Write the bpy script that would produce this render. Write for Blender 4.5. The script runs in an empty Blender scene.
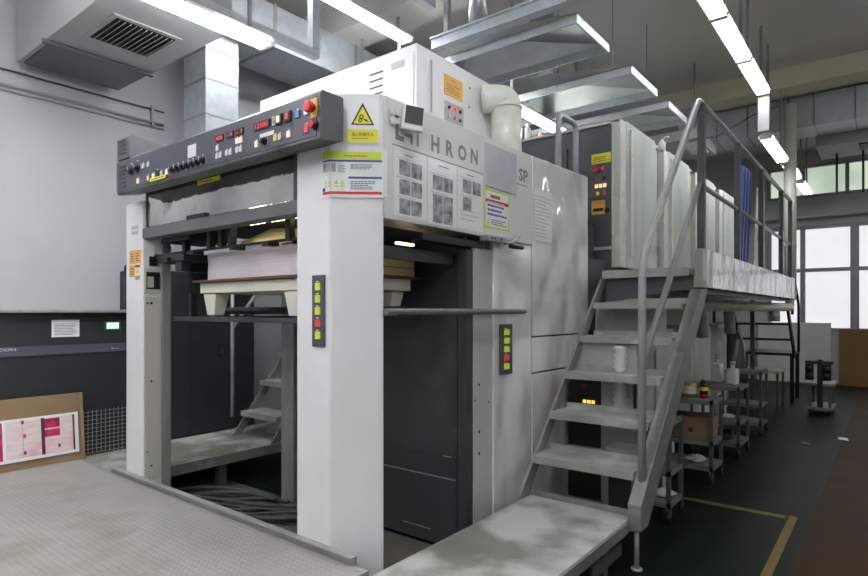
import bpy, bmesh, math, random
from mathutils import Vector
random.seed(7)
SC = bpy.context.scene
COL = SC.collection
PI = math.pi

# ---------------------------------------------------------------- camera
AZ = math.atan(0.787)
cam = bpy.data.objects.new('camera', bpy.data.cameras.new('camera'))
COL.objects.link(cam)
cam.location = (0, 0, 1.35)
cam.rotation_euler = (PI / 2, 0, AZ - PI / 2)
cam.data.sensor_width = 36.0
cam.data.lens = 580 / 868 * 36
cam.data.shift_y = 23 / 868
cam.data.clip_start = 0.05
SC.camera = cam
# ---------------------------------------------------------------- world, exposure
w = bpy.data.worlds.new('world'); SC.world = w; w.use_nodes = True
w.node_tree.nodes['Background'].inputs[0].default_value = (0.8, 0.9, 1.0, 1)
w.node_tree.nodes['Background'].inputs[1].default_value = 0.6
SC.view_settings.view_transform = 'Standard'
SC.view_settings.look = 'None'
SC.view_settings.exposure = 0.36
SC.view_settings.gamma = 1.0
SC.view_settings.use_curve_mapping = False
TUBE = 34.0        # strength of the fluorescent tubes
DAY = 0.7         # strength of the daylight behind the frosted far windows
try:
    SC.cycles.use_denoising = True
    SC.cycles.max_bounces = 8
    SC.cycles.sample_clamp_indirect = 6
except Exception:
    pass

# ---------------------------------------------------------------- materials
def lin(c):
    return tuple(((x / 255) / 12.92 if x / 255 <= 0.04045 else ((x / 255 + 0.055) / 1.055) ** 2.4) for x in c) + (1,)

def mat(name, rgb, rough=0.5, metal=0.0, var=0.08, scale=5.0, bump=0.0, bscale=60.0, bdist=0.02, bdet=4, coat=0.0, spots=None, stretch=(1, 1, 1), spec=0.5):
    m = bpy.data.materials.new(name); m.use_nodes = True
    N = m.node_tree.nodes; L = m.node_tree.links
    b = N['Principled BSDF']
    b.inputs['Roughness'].default_value = rough
    b.inputs['Metallic'].default_value = metal
    b.inputs['Coat Weight'].default_value = coat
    b.inputs['Coat Roughness'].default_value = 0.12
    b.inputs['Specular IOR Level'].default_value = spec
    tc = N.new('ShaderNodeTexCoord'); mp = N.new('ShaderNodeMapping')
    mp.inputs['Scale'].default_value = stretch
    L.new(tc.outputs['Object'], mp.inputs['Vector'])
    nz = N.new('ShaderNodeTexNoise'); nz.inputs['Scale'].default_value = scale; nz.inputs['Detail'].default_value = 6
    L.new(mp.outputs[0], nz.inputs['Vector'])
    rp = N.new('ShaderNodeValToRGB')
    c = lin(rgb)
    rp.color_ramp.elements[0].position = 0.3; rp.color_ramp.elements[1].position = 0.7
    rp.color_ramp.elements[0].color = tuple(x * (1 - var) for x in c[:3]) + (1,)
    rp.color_ramp.elements[1].color = tuple(min(1, x * (1 + var)) for x in c[:3]) + (1,)
    L.new(nz.outputs['Fac'], rp.inputs['Fac'])
    out = rp.outputs['Color']
    if spots:
        col, sc, lo, hi = spots
        n2 = N.new('ShaderNodeTexNoise'); n2.inputs['Scale'].default_value = sc; n2.inputs['Detail'].default_value = 8
        L.new(tc.outputs['Object'], n2.inputs['Vector'])
        r2 = N.new('ShaderNodeValToRGB')
        r2.color_ramp.elements[0].position = lo; r2.color_ramp.elements[1].position = hi
        L.new(n2.outputs['Fac'], r2.inputs['Fac'])
        mx = N.new('ShaderNodeMixRGB'); mx.inputs['Color2'].default_value = lin(col)
        L.new(r2.outputs['Color'], mx.inputs['Fac']); L.new(out, mx.inputs['Color1'])
        out = mx.outputs['Color']
    L.new(out, b.inputs['Base Color'])
    if bump:
        n3 = N.new('ShaderNodeTexNoise'); n3.inputs['Scale'].default_value = bscale; n3.inputs['Detail'].default_value = bdet
        L.new(mp.outputs[0], n3.inputs['Vector'])
        bp = N.new('ShaderNodeBump'); bp.inputs['Strength'].default_value = bump; bp.inputs['Distance'].default_value = bdist
        L.new(n3.outputs['Fac'], bp.inputs['Height']); L.new(bp.outputs['Normal'], b.inputs['Normal'])
    return m

def em(name, rgb, s, base=(200, 200, 200)):
    m = bpy.data.materials.new(name); m.use_nodes = True
    b = m.node_tree.nodes['Principled BSDF']
    b.inputs['Base Color'].default_value = lin(base)
    b.inputs['Emission Color'].default_value = lin(rgb)
    b.inputs['Emission Strength'].default_value = s
    return m

def checker_plate(name, rgb):
    m = mat(name, rgb, 0.62, 0.25, 0.10, 2.5, spots=((146, 141, 128), 2.6, 0.5, 0.75))
    N = m.node_tree.nodes; L = m.node_tree.links; b = N['Principled BSDF']
    tc = N.new('ShaderNodeTexCoord'); sp = N.new('ShaderNodeSeparateXYZ')
    L.new(tc.outputs['Object'], sp.inputs[0])
    def M(op, a, b2=None, v=None):
        n = N.new('ShaderNodeMath'); n.operation = op
        L.new(a, n.inputs[0])
        if b2 is not None: L.new(b2, n.inputs[1])
        if v is not None: n.inputs[1].default_value = v
        return n.outputs[0]
    k = PI / 0.03
    sx = M('SINE', M('MULTIPLY', sp.outputs['X'], v=k)); sy = M('SINE', M('MULTIPLY', sp.outputs['Y'], v=k))
    h = M('POWER', M('ABSOLUTE', M('MULTIPLY', sx, sy)), v=1.6)
    bp = N.new('ShaderNodeBump'); bp.inputs['Strength'].default_value = 0.4; bp.inputs['Distance'].default_value = 0.006
    L.new(h, bp.inputs['Height']); L.new(bp.outputs['Normal'], b.inputs['Normal'])
    return m

def film(name, rgb):       # glossy plastic film stretched over painted metal
    return mat(name, rgb, 0.14, 0.0, 0.03, 3.0, bump=0.8, bscale=4.0, bdist=0.14, bdet=0.6, coat=0.6, stretch=(1.0, 1.0, 0.7))

WHITE = mat('white_painted_metal', (228, 227, 228), 0.38, 0, 0.03, 3)
PANEL = mat('press_panel_grey', (216, 217, 215), 0.3, 0, 0.04, 2.5, coat=0.25)
FILM = film('film_covered_panel', (214, 217, 213))
GUARD = mat('film_covered_guard', (186, 193, 184), 0.5, 0, 0.14, 3, bump=0.4, bscale=3.5, bdist=0.03, bdet=1, coat=0.0, stretch=(2.2, 2.2, .35), spec=0.35)
GREYLT = mat('light_grey_paint', (176, 177, 173), 0.45, 0, 0.06, 3)
BEIGE = mat('beige_panel', (196, 194, 184), 0.45, 0, 0.04, 3)
CREAM = mat('cream_frame', (206, 208, 199), 0.4, 0, 0.08, 6, spots=((160, 150, 96), 9, 0.62, 0.75))
STEEL = mat('brushed_steel', (160, 161, 162), 0.4, 0.4, 0.12, 5, stretch=(4, 4, .4))
DUCTM = mat('lit_duct_sheet', (216, 222, 228), 0.4, 0.1, 0.08, 6)  # lighter copy of the galvanised sheet, imitating lamp glow on the main duct
GALV = mat('galvanised_sheet', (186, 192, 198), 0.33, 0.3, 0.10, 14, bump=0.05, bscale=10)
HOODM = mat('shaded_hood_metal', (170, 174, 176), 0.3, 0.75, 0.12, 6)  # darker than the galvanised rim, painting in the shade inside the hoods
MIRROR = mat('polished_steel_cover', (186, 185, 182), 0.07, 0.97, 0.4, 2.2, bump=0.25, bscale=2.5, bdist=0.05, spots=((95, 92, 88), 4, 0.55, 0.75))  # dark smears and strong tone variation painted in as mirrored reflections
RAIL = mat('grey_rail_paint', (162, 165, 167), 0.36, 0.1, 0.12, 9)
RAILD = mat('dark_post_paint', (88, 90, 92), 0.45, 0.2, 0.12, 9)
STAIR = mat('stair_grey_paint', (132, 134, 132), 0.5, 0.25, 0.14, 7, spots=((182, 184, 178), 6, 0.6, 0.8))
TREAD = mat('worn_tread', (158, 161, 154), 0.62, 0.15, 0.14, 6, bump=0.15, bscale=120, spots=((198, 200, 194), 5, 0.55, 0.75))
DUST = mat('dusty_platform_plate', (126, 129, 118), 0.72, 0.1, 0.14, 3.5, bump=0.12, bscale=140, spots=((188, 190, 185), 2.6, 0.46, 0.62))
CONS = mat('console_slate', (78, 80, 88), 0.42, 0.1, 0.04, 4)
CONSE = mat('console_edge_grey', (92, 94, 96), 0.45, 0.15, 0.1, 10, spots=((62, 64, 58), 5, 0.55, 0.7))
DARK = mat('dark_steel', (70, 71, 73), 0.4, 0.25, 0.2, 3, spots=((96, 96, 98), 3, 0.6, 0.8))
LIFTW = mat('worn_dark_sheet', (66, 67, 69), 0.42, 0.2, 0.2, 2.5, stretch=(1, 1, .5), spots=((100, 100, 102), 2.2, 0.58, 0.85))
SLATE = mat('unit_slate_paint', (84, 86, 91), 0.4, 0.15, 0.08, 4)
CAB = mat('dark_cabinet_paint', (46, 49, 51), 0.42, 0.1, 0.06, 3)
BAND = mat('blue_grey_band', (80, 82, 92), 0.45, 0.1, 0.04, 4)
BLACK = mat('black_rubber', (24, 25, 27), 0.5, 0, 0.15, 12)
WALL = mat('white_wall_paint', (174, 174, 178), 0.75, 0, 0.035, 1.2, bump=0.02, bscale=40)
WALLD = mat('far_wall_paint', (196, 197, 195), 0.75, 0, 0.05, 1.2)
CEIL = mat('ceiling_paint', (214, 211, 204), 0.85, 0, 0.08, 0.8)
BEAM = mat('beam_paint', (222, 217, 196), 0.85, 0, 0.08, 1.0)
FLOOR = mat('green_floor_paint', (9, 24, 15), 0.5, 0, 0.3, 1.5, spots=((24, 30, 22), 1.1, 0.62, 0.8), bump=0.03, bscale=8, spec=0.14)
AISLE = mat('brown_floor_paint', (54, 35, 15), 0.6, 0, 0.2, 1.2, spots=((36, 26, 14), 2.0, 0.5, 0.75), spec=0.14)
CONC = mat('pit_concrete', (92, 86, 78), 0.85, 0, 0.25, 4, bump=0.2, bscale=30)
YLINE = mat('yellow_floor_paint', (106, 86, 14), 0.6, 0, 0.25, 7, spots=((60, 64, 50), 8, 0.55, 0.8))
PLATE = checker_plate('checker_plate', (170, 168, 163))
PVC = mat('white_pvc', (232, 232, 222), 0.4, 0, 0.05, 3)
PAPER = mat('white_paper', (232, 233, 233), 0.55, 0, 0.02, 4, coat=0.3)
PAPERP = mat('pinkish_paper_edges', (226, 216, 222), 0.8, 0, 0.08, 3, stretch=(1, 1, 30))
KRAFT = mat('kraft_board', (206, 188, 158), 0.8, 0, 0.1, 3, stretch=(1, 1, 8))
CARD = mat('brown_cardboard', (136, 112, 84), 0.85, 0, 0.07, 2)
CARDY = mat('ochre_board', (128, 98, 54), 0.8, 0, 0.08, 1.5)
WOODB = mat('dark_wood_edge', (96, 74, 54), 0.7, 0, 0.25, 10)
IVORY = mat('ivory_plastic', (226, 222, 206), 0.5, 0, 0.04, 3)
INK = mat('grey_ink', (92, 94, 98), 0.7, 0, 0.25, 40)
PHOTO = mat('photo_print', (150, 150, 152), 0.6, 0, 0.75, 22)
BLUEP = mat('blue_print', (54, 84, 160), 0.6, 0, 0.1, 20)
REDP = mat('red_print', (196, 44, 48), 0.6, 0, 0.1, 20)
MAG = mat('magenta_ink', (190, 40, 90), 0.6, 0, 0.45, 18, spots=((120, 24, 60), 14, .5, .7))
MAGD = mat('dark_magenta_ink', (96, 26, 66), 0.6, 0, 0.4, 22)
PINKW = mat('pink_tinted_print', (226, 208, 206), 0.6, 0, 0.10, 7, spots=((226, 150, 178), 6, .55, .8), stretch=(1, 1, 6))
YEL = mat('sign_yellow', (234, 226, 36), 0.5, 0, 0.04, 8)
YGRN = mat('yellow_green_print', (206, 222, 60), 0.5, 0, 0.06, 8)
ORNG = mat('orange_plate', (228, 172, 70), 0.5, 0, 0.08, 8)
ESTOP = mat('red_plastic', (206, 40, 40), 0.3, 0, 0.05, 8)
BLKP = mat('black_plastic', (26, 27, 30), 0.35, 0, 0.06, 8)
BTNW = mat('white_button', (214, 216, 220), 0.4, 0, 0.03, 8)
BTNB = mat('blue_button', (60, 140, 214), 0.4, 0, 0.03, 8)
BLKI = mat('black_print', (20, 20, 20), 0.5, 0, 0.05, 8)
LETTER = mat('grey_lettering', (132, 135, 134), 0.4, 0.3, 0.05, 8)
SCREEN = mat('dull_screen', (72, 74, 76), 0.25, 0, 0.08, 6)
PLASTW = mat('white_plastic', (224, 225, 222), 0.35, 0, 0.03, 6)
SLEEVE = mat('paper_sleeve', (218, 219, 210), 0.35, 0, 0.12, 12, coat=0.4, bump=0.15, bscale=10)
BLUET = mat('blue_tarp', (76, 92, 164), 0.55, 0, 0.1, 9)
WHTT = mat('white_tarp', (206, 210, 222), 0.55, 0, 0.05, 9)
CABLE = mat('dusty_cable', (66, 65, 63), 0.7, 0, 0.25, 8)
YELSH = mat('yellow_printed_sheet', (246, 230, 178), 0.5, 0, 0.2, 14)
ORSH = mat('orange_printed_sheet', (232, 150, 112), 0.5, 0, 0.25, 14)
CAN = mat('yellow_can', (190, 160, 60), 0.4, 0.3, 0.3, 12)
SLEEVEP = mat('frosted_plastic_sleeve', (194, 198, 203), 0.22, 0, 0.06, 8, coat=0.5, bump=0.12, bscale=6)
LITR = em('lit_red', (255, 30, 60), 1.1, (160, 20, 30)); LITO = em('lit_orange', (255, 170, 90), 1.3); LITW = em('lit_warm_white', (255, 190, 130), .45)
LITY = em('lit_yellow_green', (206, 226, 60), 0.22, (170, 180, 50)); LITRD = em('lit_dim_red', (230, 60, 60), 0.2, (180, 60, 62))
LITG = em('lit_lcd_green', (200, 255, 226), .75); LITA = em('lit_amber', (255, 170, 40), 1.6)
TUBEM = em('fluorescent_tube', (250, 252, 255), TUBE)
TUBER = em('dimmed_fluorescent_tube', (250, 252, 255), TUBE * .5)  # weaker copy, toned down to avoid hot spots on guards and hoods
LAMPW = em('inner_lamp', (255, 240, 214), 9.0)
GREENL = mat('green_bezel', (40, 92, 72), 0.4)

# ---------------------------------------------------------------- mesh helpers
class Fr:
    def __init__(s, o, r, u):
        s.o = Vector(o); s.r = Vector(r).normalized(); s.u = Vector(u).normalized(); s.n = s.r.cross(s.u)
    def p(s, a, b, d=0):
        return s.o + s.r * a + s.u * b + s.n * d

_txt = {}
def text_mesh(t):
    if t in _txt: return _txt[t]
    cu = bpy.data.curves.new('t', 'FONT'); cu.body = t; cu.size = 1; cu.resolution_u = 2; cu.offset = 0.0 if t[-1].isdigit() else 0.034 if t.isascii() else 0.006
    ob = bpy.data.objects.new('t', cu); COL.objects.link(ob)
    dg = bpy.context.evaluated_depsgraph_get(); dg.update()
    me = bpy.data.meshes.new_from_object(ob.evaluated_get(dg))
    vs = [v.co.copy() for v in me.vertices]; fs = [tuple(p.vertices) for p in me.polygons]
    bpy.data.objects.remove(ob); bpy.data.meshes.remove(me); bpy.data.curves.remove(cu)
    xs = [v.x for v in vs] or [0, 1]; ys = [v.y for v in vs] or [0, 1]
    _txt[t] = (vs, fs, min(xs), max(xs), min(ys), max(ys))
    return _txt[t]

class MB:
    def __init__(s): s.v = []; s.f = []; s.m = []; s.s = []
    def add(s, vs, fs, m=0, sm=False):
        n = len(s.v); s.v += [Vector(v) for v in vs]
        for f in fs: s.f.append([i + n for i in f]); s.m.append(m); s.s.append(sm)
        return s
    HEX = [(0, 3, 2, 1), (4, 5, 6, 7), (0, 1, 5, 4), (1, 2, 6, 5), (2, 3, 7, 6), (3, 0, 4, 7)]
    def hexa(s, c, m=0): return s.add(c, s.HEX, m)
    def box(s, x0, x1, y0, y1, z0, z1, m=0):
        return s.hexa([(x0, y0, z0), (x1, y0, z0), (x1, y1, z0), (x0, y1, z0), (x0, y0, z1), (x1, y0, z1), (x1, y1, z1), (x0, y1, z1)], m)
    def rect(s, fr, a0, b0, a1, b1, d0=0, d1=0.002, m=0):
        if a0 > a1: a0, a1 = a1, a0
        if b0 > b1: b0, b1 = b1, b0
        return s.hexa([fr.p(a0, b0, d0), fr.p(a1, b0, d0), fr.p(a1, b1, d0), fr.p(a0, b1, d0), fr.p(a0, b0, d1), fr.p(a1, b0, d1), fr.p(a1, b1, d1), fr.p(a0, b1, d1)], m)
    def prism(s, pts, axis, c0, c1, m=0):      # polygon extruded along an axis; pts are the other two coordinates in order
        def mk(p, c):
            return (c, p[0], p[1]) if axis == 'x' else (p[0], c, p[1]) if axis == 'y' else (p[0], p[1], c)
        n = len(pts)
        vs = [mk(p, c0) for p in pts] + [mk(p, c1) for p in pts]
        fs = [tuple(range(n))[::-1], tuple(range(n, 2 * n))] + [(i, (i + 1) % n, n + (i + 1) % n, n + i) for i in range(n)]
        return s.add(vs, fs, m)
    def tube(s, pts, r, n=10, m=0, cap=True):
        pts = [Vector(p) for p in pts]
        vs = []; fs = []; prev = None
        for i, p in enumerate(pts):
            t = (pts[min(i + 1, len(pts) - 1)] - pts[max(i - 1, 0)]).normalized()
            if prev is None:
                a = Vector((0, 0, 1)) if abs(t.z) < 0.9 else Vector((1, 0, 0))
                u = t.cross(a).normalized()
            else:
                u = (prev - t * prev.dot(t)).normalized()
            prev = u; w2 = t.cross(u)
            rr = r[i] if isinstance(r, (list, tuple)) else r
            for k in range(n):
                an = 2 * PI * k / n
                vs.append(p + (u * math.cos(an) + w2 * math.sin(an)) * rr)
        for i in range(len(pts) - 1):
            for k in range(n):
                fs.append((i * n + k, i * n + (k + 1) % n, (i + 1) * n + (k + 1) % n, (i + 1) * n + k))
        s.add(vs, fs, m, True)
        if cap:
            b = len(s.v) - len(vs)
            s.f.append([b + k for k in range(n)][::-1]); s.m.append(m); s.s.append(False)
            s.f.append([b + (len(pts) - 1) * n + k for k in range(n)]); s.m.append(m); s.s.append(False)
        return s
    def cylf(s, fr, a, b, r, d0, d1, m=0, n=16, r1=None):
        return s.tube([fr.p(a, b, d0), fr.p(a, b, d1)], [r, r if r1 is None else r1], n, m)
    def text(s, t, fr, a, b, h=None, wd=None, d=0.001, m=0, squeeze=None):   # fitted to a box whose lower left is a, b
        vs, fs, x0, x1, y0, y1 = text_mesh(t)
        if not vs: return s
        ky = h / max(1e-6, (y1 - y0)); kx = wd / max(1e-6, (x1 - x0)) if wd else ky
        return s.add([fr.p(a + (v.x - x0) * kx, b + (v.y - y0) * ky, d) for v in vs], fs, m)
    def lines(s, fr, a0, b0, a1, b1, n, m=0, d=0.0012, th=0.4):     # rows of small illegible print
        st = (b1 - b0) / n
        for i in range(n):
            bb = b0 + st * i; a = a0; end = a0 + (a1 - a0) * random.uniform(.6, 1)
            while a < end:
                wv = (a1 - a0) * random.uniform(.05, .16)
                s.rect(fr, a, bb, min(a + wv, a1), bb + st * th, d - .0006, d, m); a += wv + (a1 - a0) * .02
        return s
    def build(s, name, mats, parent=None, bevel=0.0, seg=2, label=None):
        if not isinstance(mats, (list, tuple)): mats = [mats]
        if parent is None:
            xs = [v.x for v in s.v]; ys = [v.y for v in s.v]; zs = [v.z for v in s.v]
            o = Vector(((min(xs) + max(xs)) / 2, (min(ys) + max(ys)) / 2, min(zs)))
        else:
            o = Vector(root_loc(parent))
        me = bpy.data.meshes.new(name)
        me.from_pydata([tuple(v - o) for v in s.v], [], s.f)
        for x in mats: me.materials.append(x)
        for p, mi, sm in zip(me.polygons, s.m, s.s): p.material_index = mi; p.use_smooth = sm
        bm = bmesh.new(); bm.from_mesh(me); bmesh.ops.recalc_face_normals(bm, faces=bm.faces); bm.to_mesh(me); bm.free()
        ob = bpy.data.objects.new(name, me); COL.objects.link(ob)
        if parent is None: ob.location = o
        else: ob.parent = parent
        if bevel:
            md = ob.modifiers.new('bevel', 'BEVEL'); md.width = bevel; md.segments = seg; md.limit_method = 'ANGLE'; md.angle_limit = math.radians(40)
        if label: ob['label'] = label
        return ob

def root_loc(o):
    while o.parent: o = o.parent
    return o.location

def tag(o, label, cat, group=None):
    o['label'] = label; o['category'] = cat
    if group: o['group'] = group
    return o

def thing(name, label, cat, loc, group=None):
    o = bpy.data.objects.new(name, None); COL.objects.link(o); o.location = loc; o.empty_display_size = .1
    return tag(o, label, cat, group)

def dup(root, d, label=None, parent=None):
    c = root.copy(); COL.objects.link(c)
    if parent is None: c.location = Vector(root.location) + Vector(d)
    else: c.parent = parent
    if label: c['label'] = label
    for ch in list(root.children): dup(ch, d, None, c)
    return c

def struct(name, mb, m, bevel=0):
    o = mb.build(name, m, None, bevel); o['kind'] = 'structure'
    return o

def bend(pts, r, n=6):             # polyline with rounded corners
    P = [Vector(p) for p in pts]; out = [P[0]]
    for i in range(1, len(P) - 1):
        a = (P[i - 1] - P[i]); b = (P[i + 1] - P[i]); k = min(r, a.length * .49, b.length * .49)
        A = P[i] + a.normalized() * k; B = P[i] + b.normalized() * k
        for j in range(n + 1):
            t = j / n
            out.append(A * (1 - t) ** 2 + P[i] * 2 * t * (1 - t) + B * t * t)
    out.append(P[-1]); return out

def front(x, y=0, z=0): return Fr((x, y, z), (0, -1, 0), (0, 0, 1))      # plane facing the viewer's -X side: a = -y
def side(y): return Fr((0, y, 0), (1, 0, 0), (0, 0, 1))                   # plane facing -Y: a = x, b = z

# ================================================================ room shell
struct('floor', MB().box(-4, 13.1, .4, 5.3, -.12, 0), FLOOR)
struct('floor_aisle', MB().box(-4, 13.1, -5, .4, -.12, 0), AISLE)
struct('floor_pit', MB().box(1.76, 2.62, 1.70, 4.74, 0, .004), CONC)
struct('wall_left', MB().box(-4, 13.1, 5.2, 5.35, 0, 4.4), WALL)
struct('wall_right', MB().box(-4, 13.1, -5.15, -5, 0, 4.4), WALLD)
struct('wall_back', MB().box(-4.15, -4, -5, 5.2, 0, 4.4), WALL)
struct('ceiling', MB().box(-4.15, 13.2, -5.15, 5.35, 4.4, 4.55), CEIL)
fw = MB()
fw.box(13, 13.15, -5, 5.2, 0, .98).box(13, 13.15, -5, 5.2, 2.95, 3.5).box(13, 13.15, -5, 5.2, 4.1, 4.4)
fw.box(13, 13.15, 1.9, 5.2, .98, 2.95).box(13, 13.15, 1.9, 5.2, 3.5, 4.1)
struct('wall_far', fw, WALLD)
LOWP = bpy.data.materials.new('frosted_daylight_pane'); LOWP.use_nodes = True
def pane_mat(m, c0, c1, s, sc):
    N = m.node_tree.nodes; L = m.node_tree.links; b = N['Principled BSDF']
    tc = N.new('ShaderNodeTexCoord'); nz = N.new('ShaderNodeTexNoise'); nz.inputs['Scale'].default_value = sc
    L.new(tc.outputs['Object'], nz.inputs['Vector'])
    rp = N.new('ShaderNodeValToRGB'); rp.color_ramp.elements[0].color = lin(c0); rp.color_ramp.elements[1].color = lin(c1)
    rp.color_ramp.elements[0].position = .4; rp.color_ramp.elements[1].position = .6
    L.new(nz.outputs['Fac'], rp.inputs['Fac']); L.new(rp.outputs['Color'], b.inputs['Emission Color'])
    b.inputs['Emission Strength'].default_value = s; b.inputs['Roughness'].default_value = .3
    b.inputs['Base Color'].default_value = (.5, .5, .5, 1)
pane_mat(LOWP, (236, 224, 232), (236, 238, 244), DAY, .6)
HIGHP = bpy.data.materials.new('clerestory_pane'); HIGHP.use_nodes = True
pane_mat(HIGHP, (176, 194, 174), (216, 228, 206), .72, .9)
WINF = mat('window_frame_grey', (160, 162, 164), .5, .2, .05, 4)
def window(name, z0, z1, ys, zs, pm, thick):
    o = struct(name, MB().box(13.06, 13.08, -5, 1.9, z0, z1), pm)
    f = MB()
    for y, wd in ys: f.box(12.97, 13.06, y - wd / 2, y + wd / 2, z0, z1)
    for z in zs: f.box(12.975, 13.05, -5, 1.9, z - thick / 2, z + thick / 2)
    f.build('window_frame', WINF, o)
ysl = [(1.86, .06), (1.31, .08), (.51, .13), (-.4, .08), (-1.2, .13), (-2.0, .08), (-2.8, .13), (-3.6, .08)]
window('window_1', .98, 2.95, ysl, (1.0, 2.12, 2.93), LOWP, .07)
window('window_2', 3.5, 4.1, [(1.3, .06), (.62, .06), (-.1, .06), (-.8, .06), (-1.5, .06), (1.87, .06)], (3.52, 4.08), HIGHP, .05)
struct('trim_1', MB().box(12.7, 13, -5, 5.2, 3.1, 3.3), WALLD)
# ceiling beams
struct('beam_1', MB().box(8.45, 8.85, -5, 5.2, 4.16, 4.4), BEAM)
struct('beam_2', MB().box(3.9, 4.3, -5, 5.2, 4.1, 4.4), CEIL)
struct('beam_3', MB().box(-1.0, -.6, -5, 5.2, 4.1, 4.4), CEIL)
# floor paint
struct('trim_2', MB().box(2.6, 4.45, .475, .522, 0, .003), YLINE)
struct('trim_3', MB().box(4.37, 4.43, .54, 1.35, 0, .0025), YLINE)

# ================================================================ raised floor and platforms
d = thing('checker_plate_deck', 'raised grey checker plate floor deck in front of the press', 'floor deck', (0, 3, 0))
MB().box(-3.0, 1.744, 1.72, 4.78, .235, .26).build('deck_plate', PLATE, d)
t = MB(); t.box(1.738, 1.75, 1.80, 4.15, .2, .297).box(1.715, 1.752, 1.80, 4.15, .292, .298); t.build('toe_board', checker_plate('toe_board_plate', (164, 163, 160)), d)
for x in (1.66, -.6, -2.9): MB().box(x, x + .07, 1.8, 4.7, 0, .235).build('support_beam', RAILD, d)

c = thing('catwalk', 'grey plate catwalk between press and dark cabinets at left', 'catwalk', (2.6, 4.3, 0))
MB().box(1.75, 3.55, 3.97, 4.78, .225, .26).build('deck_plate', DUST, c, .003)
MB().box(1.75, 3.55, 3.955, 3.972, .19, .262).build('edge_angle', STAIR, c)
for x in (2.45, 3.3): MB().box(x, x + .06, 4.0, 4.06, .004, .19).build('leg', RAILD, c)

ls = thing('staircase', 'grey steel steps seen through the press opening beside the dark cabinets', 'staircase', (2.9, 4.2, .26))
for i in range(5):
    x = 2.97 + .20 * i; z = .47 + .25 * i
    MB().box(x + .012, x + .24, 4.0, 4.51, z - .03, z - .001).box(x, x + .012, 4.0, 4.51, z - .045, z).build('tread', TREAD, ls)
for y in (3.985, 4.525):
    MB().prism([(2.90, .262), (2.98, .262), (3.90, 1.42), (3.82, 1.42)], 'y', y - .01, y + .01).build('stringer', STAIR, ls)
MB().tube(bend([(2.92, 4.56, .42), (2.92, 4.56, 1.7)], .12), .017).tube([(2.92, 4.56, 1.2), (3.7, 4.56, 2.17)], .017).build('handrail', RAIL, ls)

p = thing('step_platform', 'low dusty grey platform at the foot of the staircase', 'platform', (1.8, 1.38, 0))
MB().box(-.2, 3.065, 1.075, 1.68, .232, .26).build('deck_plate', DUST, p, .004)
MB().box(-.2, 2.97, 1.06, 1.074, .205, .258).build('edge_angle', STAIR, p)
MB().box(3.066, 3.078, 1.075, 1.68, .232, .29).build('end_lip', STAIR, p)
for x, y in ((2.78, 1.12), (2.78, 1.6), (1.2, 1.12), (1.2, 1.6)): MB().box(x, x + .06, y, y + .05, 0, .232).build('leg', RAILD, p)
MB().box(2.6, 2.98, 1.10, 1.115, .08, .14).build('cross_bar', RAILD, p)

# ================================================================ staircase and upper walkway
s = thing('staircase', 'open grey steel staircase with five treads rising to the walkway', 'staircase', (3.6, 1.38, 0))
for i in range(5):
    x = 3.08 + .226 * i; z = .49 + .23 * i
    m = MB().box(x + .014, x + .238, 1.075, 1.68, z - .024, z - .001).box(x, x + .014, 1.075, 1.68, z - .044, z).box(x + .238, x + .25, 1.075, 1.68, z - .024, z + .03)
    m.build('tread', TREAD, s)
MB().prism([(2.93, .262), (3.04, .262), (4.25, 1.588), (4.16, 1.588)], 'y', 1.682, 1.70).build('stringer', STAIR, s)
m = MB().prism([(2.98, .22), (3.09, .22), (4.36, 1.50), (4.18, 1.50), (2.98, .35)], 'y', 1.0, 1.07); m.build('stringer', STAIR, s, .003)
MB().tube([(3.03, 1.04, 0.004), (3.03, 1.04, .24)], .013).tube([(3.03, 1.04, 0), (3.03, 1.04, .01)], .03).build('foot', RAIL, s)
MB().tube(bend([(3.1, 1.035, .36), (3.1, 1.035, 1.63), (4.25, 1.035, 2.80), (4.36, 1.035, 2.79)], .14), .021, 12).build('handrail', RAIL, s)
MB().tube([(3.1, 1.035, 1.06), (4.27, 1.035, 2.22)], .018, 12).build('mid_rail', RAIL, s)

wk = thing('walkway', 'raised grey walkway with guard rails running along the printing units', 'walkway', (6.5, 1.35, 0))
MB().box(4.17, 8.9, 1.05, 1.66, 1.60, 1.64).build('deck_plate', DUST, wk)
MB().box(4.15, 4.169, 1.075, 1.68, 1.59, 1.648).build('edge_angle', TREAD, wk)
MB().prism([(1.68, 1.59), (1.06, 1.59), (1.06, 1.50), (1.2, 1.49), (1.62, 1.42), (1.68, 1.42)], 'x', 4.22, 4.25).build('front_beam', SLATE, wk)
MB().box(4.3, 8.88, 1.1, 1.15, 1.48, 1.6).box(4.3, 8.88, 1.55, 1.6, 1.48, 1.6).build('floor_joist', RAILD, wk)
cv = MB().box(4.36, 8.9, .985, 1.0, 1.51, 1.775)
pts = [(4.36, 1.0), (4.36, .985), (4.27, .985), (4.22, 1.0), (4.2, 1.05), (4.215, 1.06), (4.235, 1.01), (4.275, 1.0)]
cv.prism(pts, 'z', 1.51, 1.775)
cv.build('toe_cover', film('dusty_white_film', (186, 187, 180)), wk, .003)
for i, x in enumerate((4.3, 5.5, 6.65, 8.0, 8.8)):
    MB().box(x - .03, x + .03, 1.005, 1.05, 1.5, 2.785).build('post', RAILD, wk, .004)
MB().tube([(4.33, 1.03, 2.79), (8.85, 1.03, 2.79)], .021, 12).build('top_rail', RAIL, wk)
MB().tube([(4.3, 1.03, 2.22), (8.85, 1.03, 2.22)], .017, 12).build('mid_rail', RAIL, wk)
MB().box(8.85, 8.9, 1.45, 1.5, 0, 1.5).build('leg', RAILD, wk)

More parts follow.
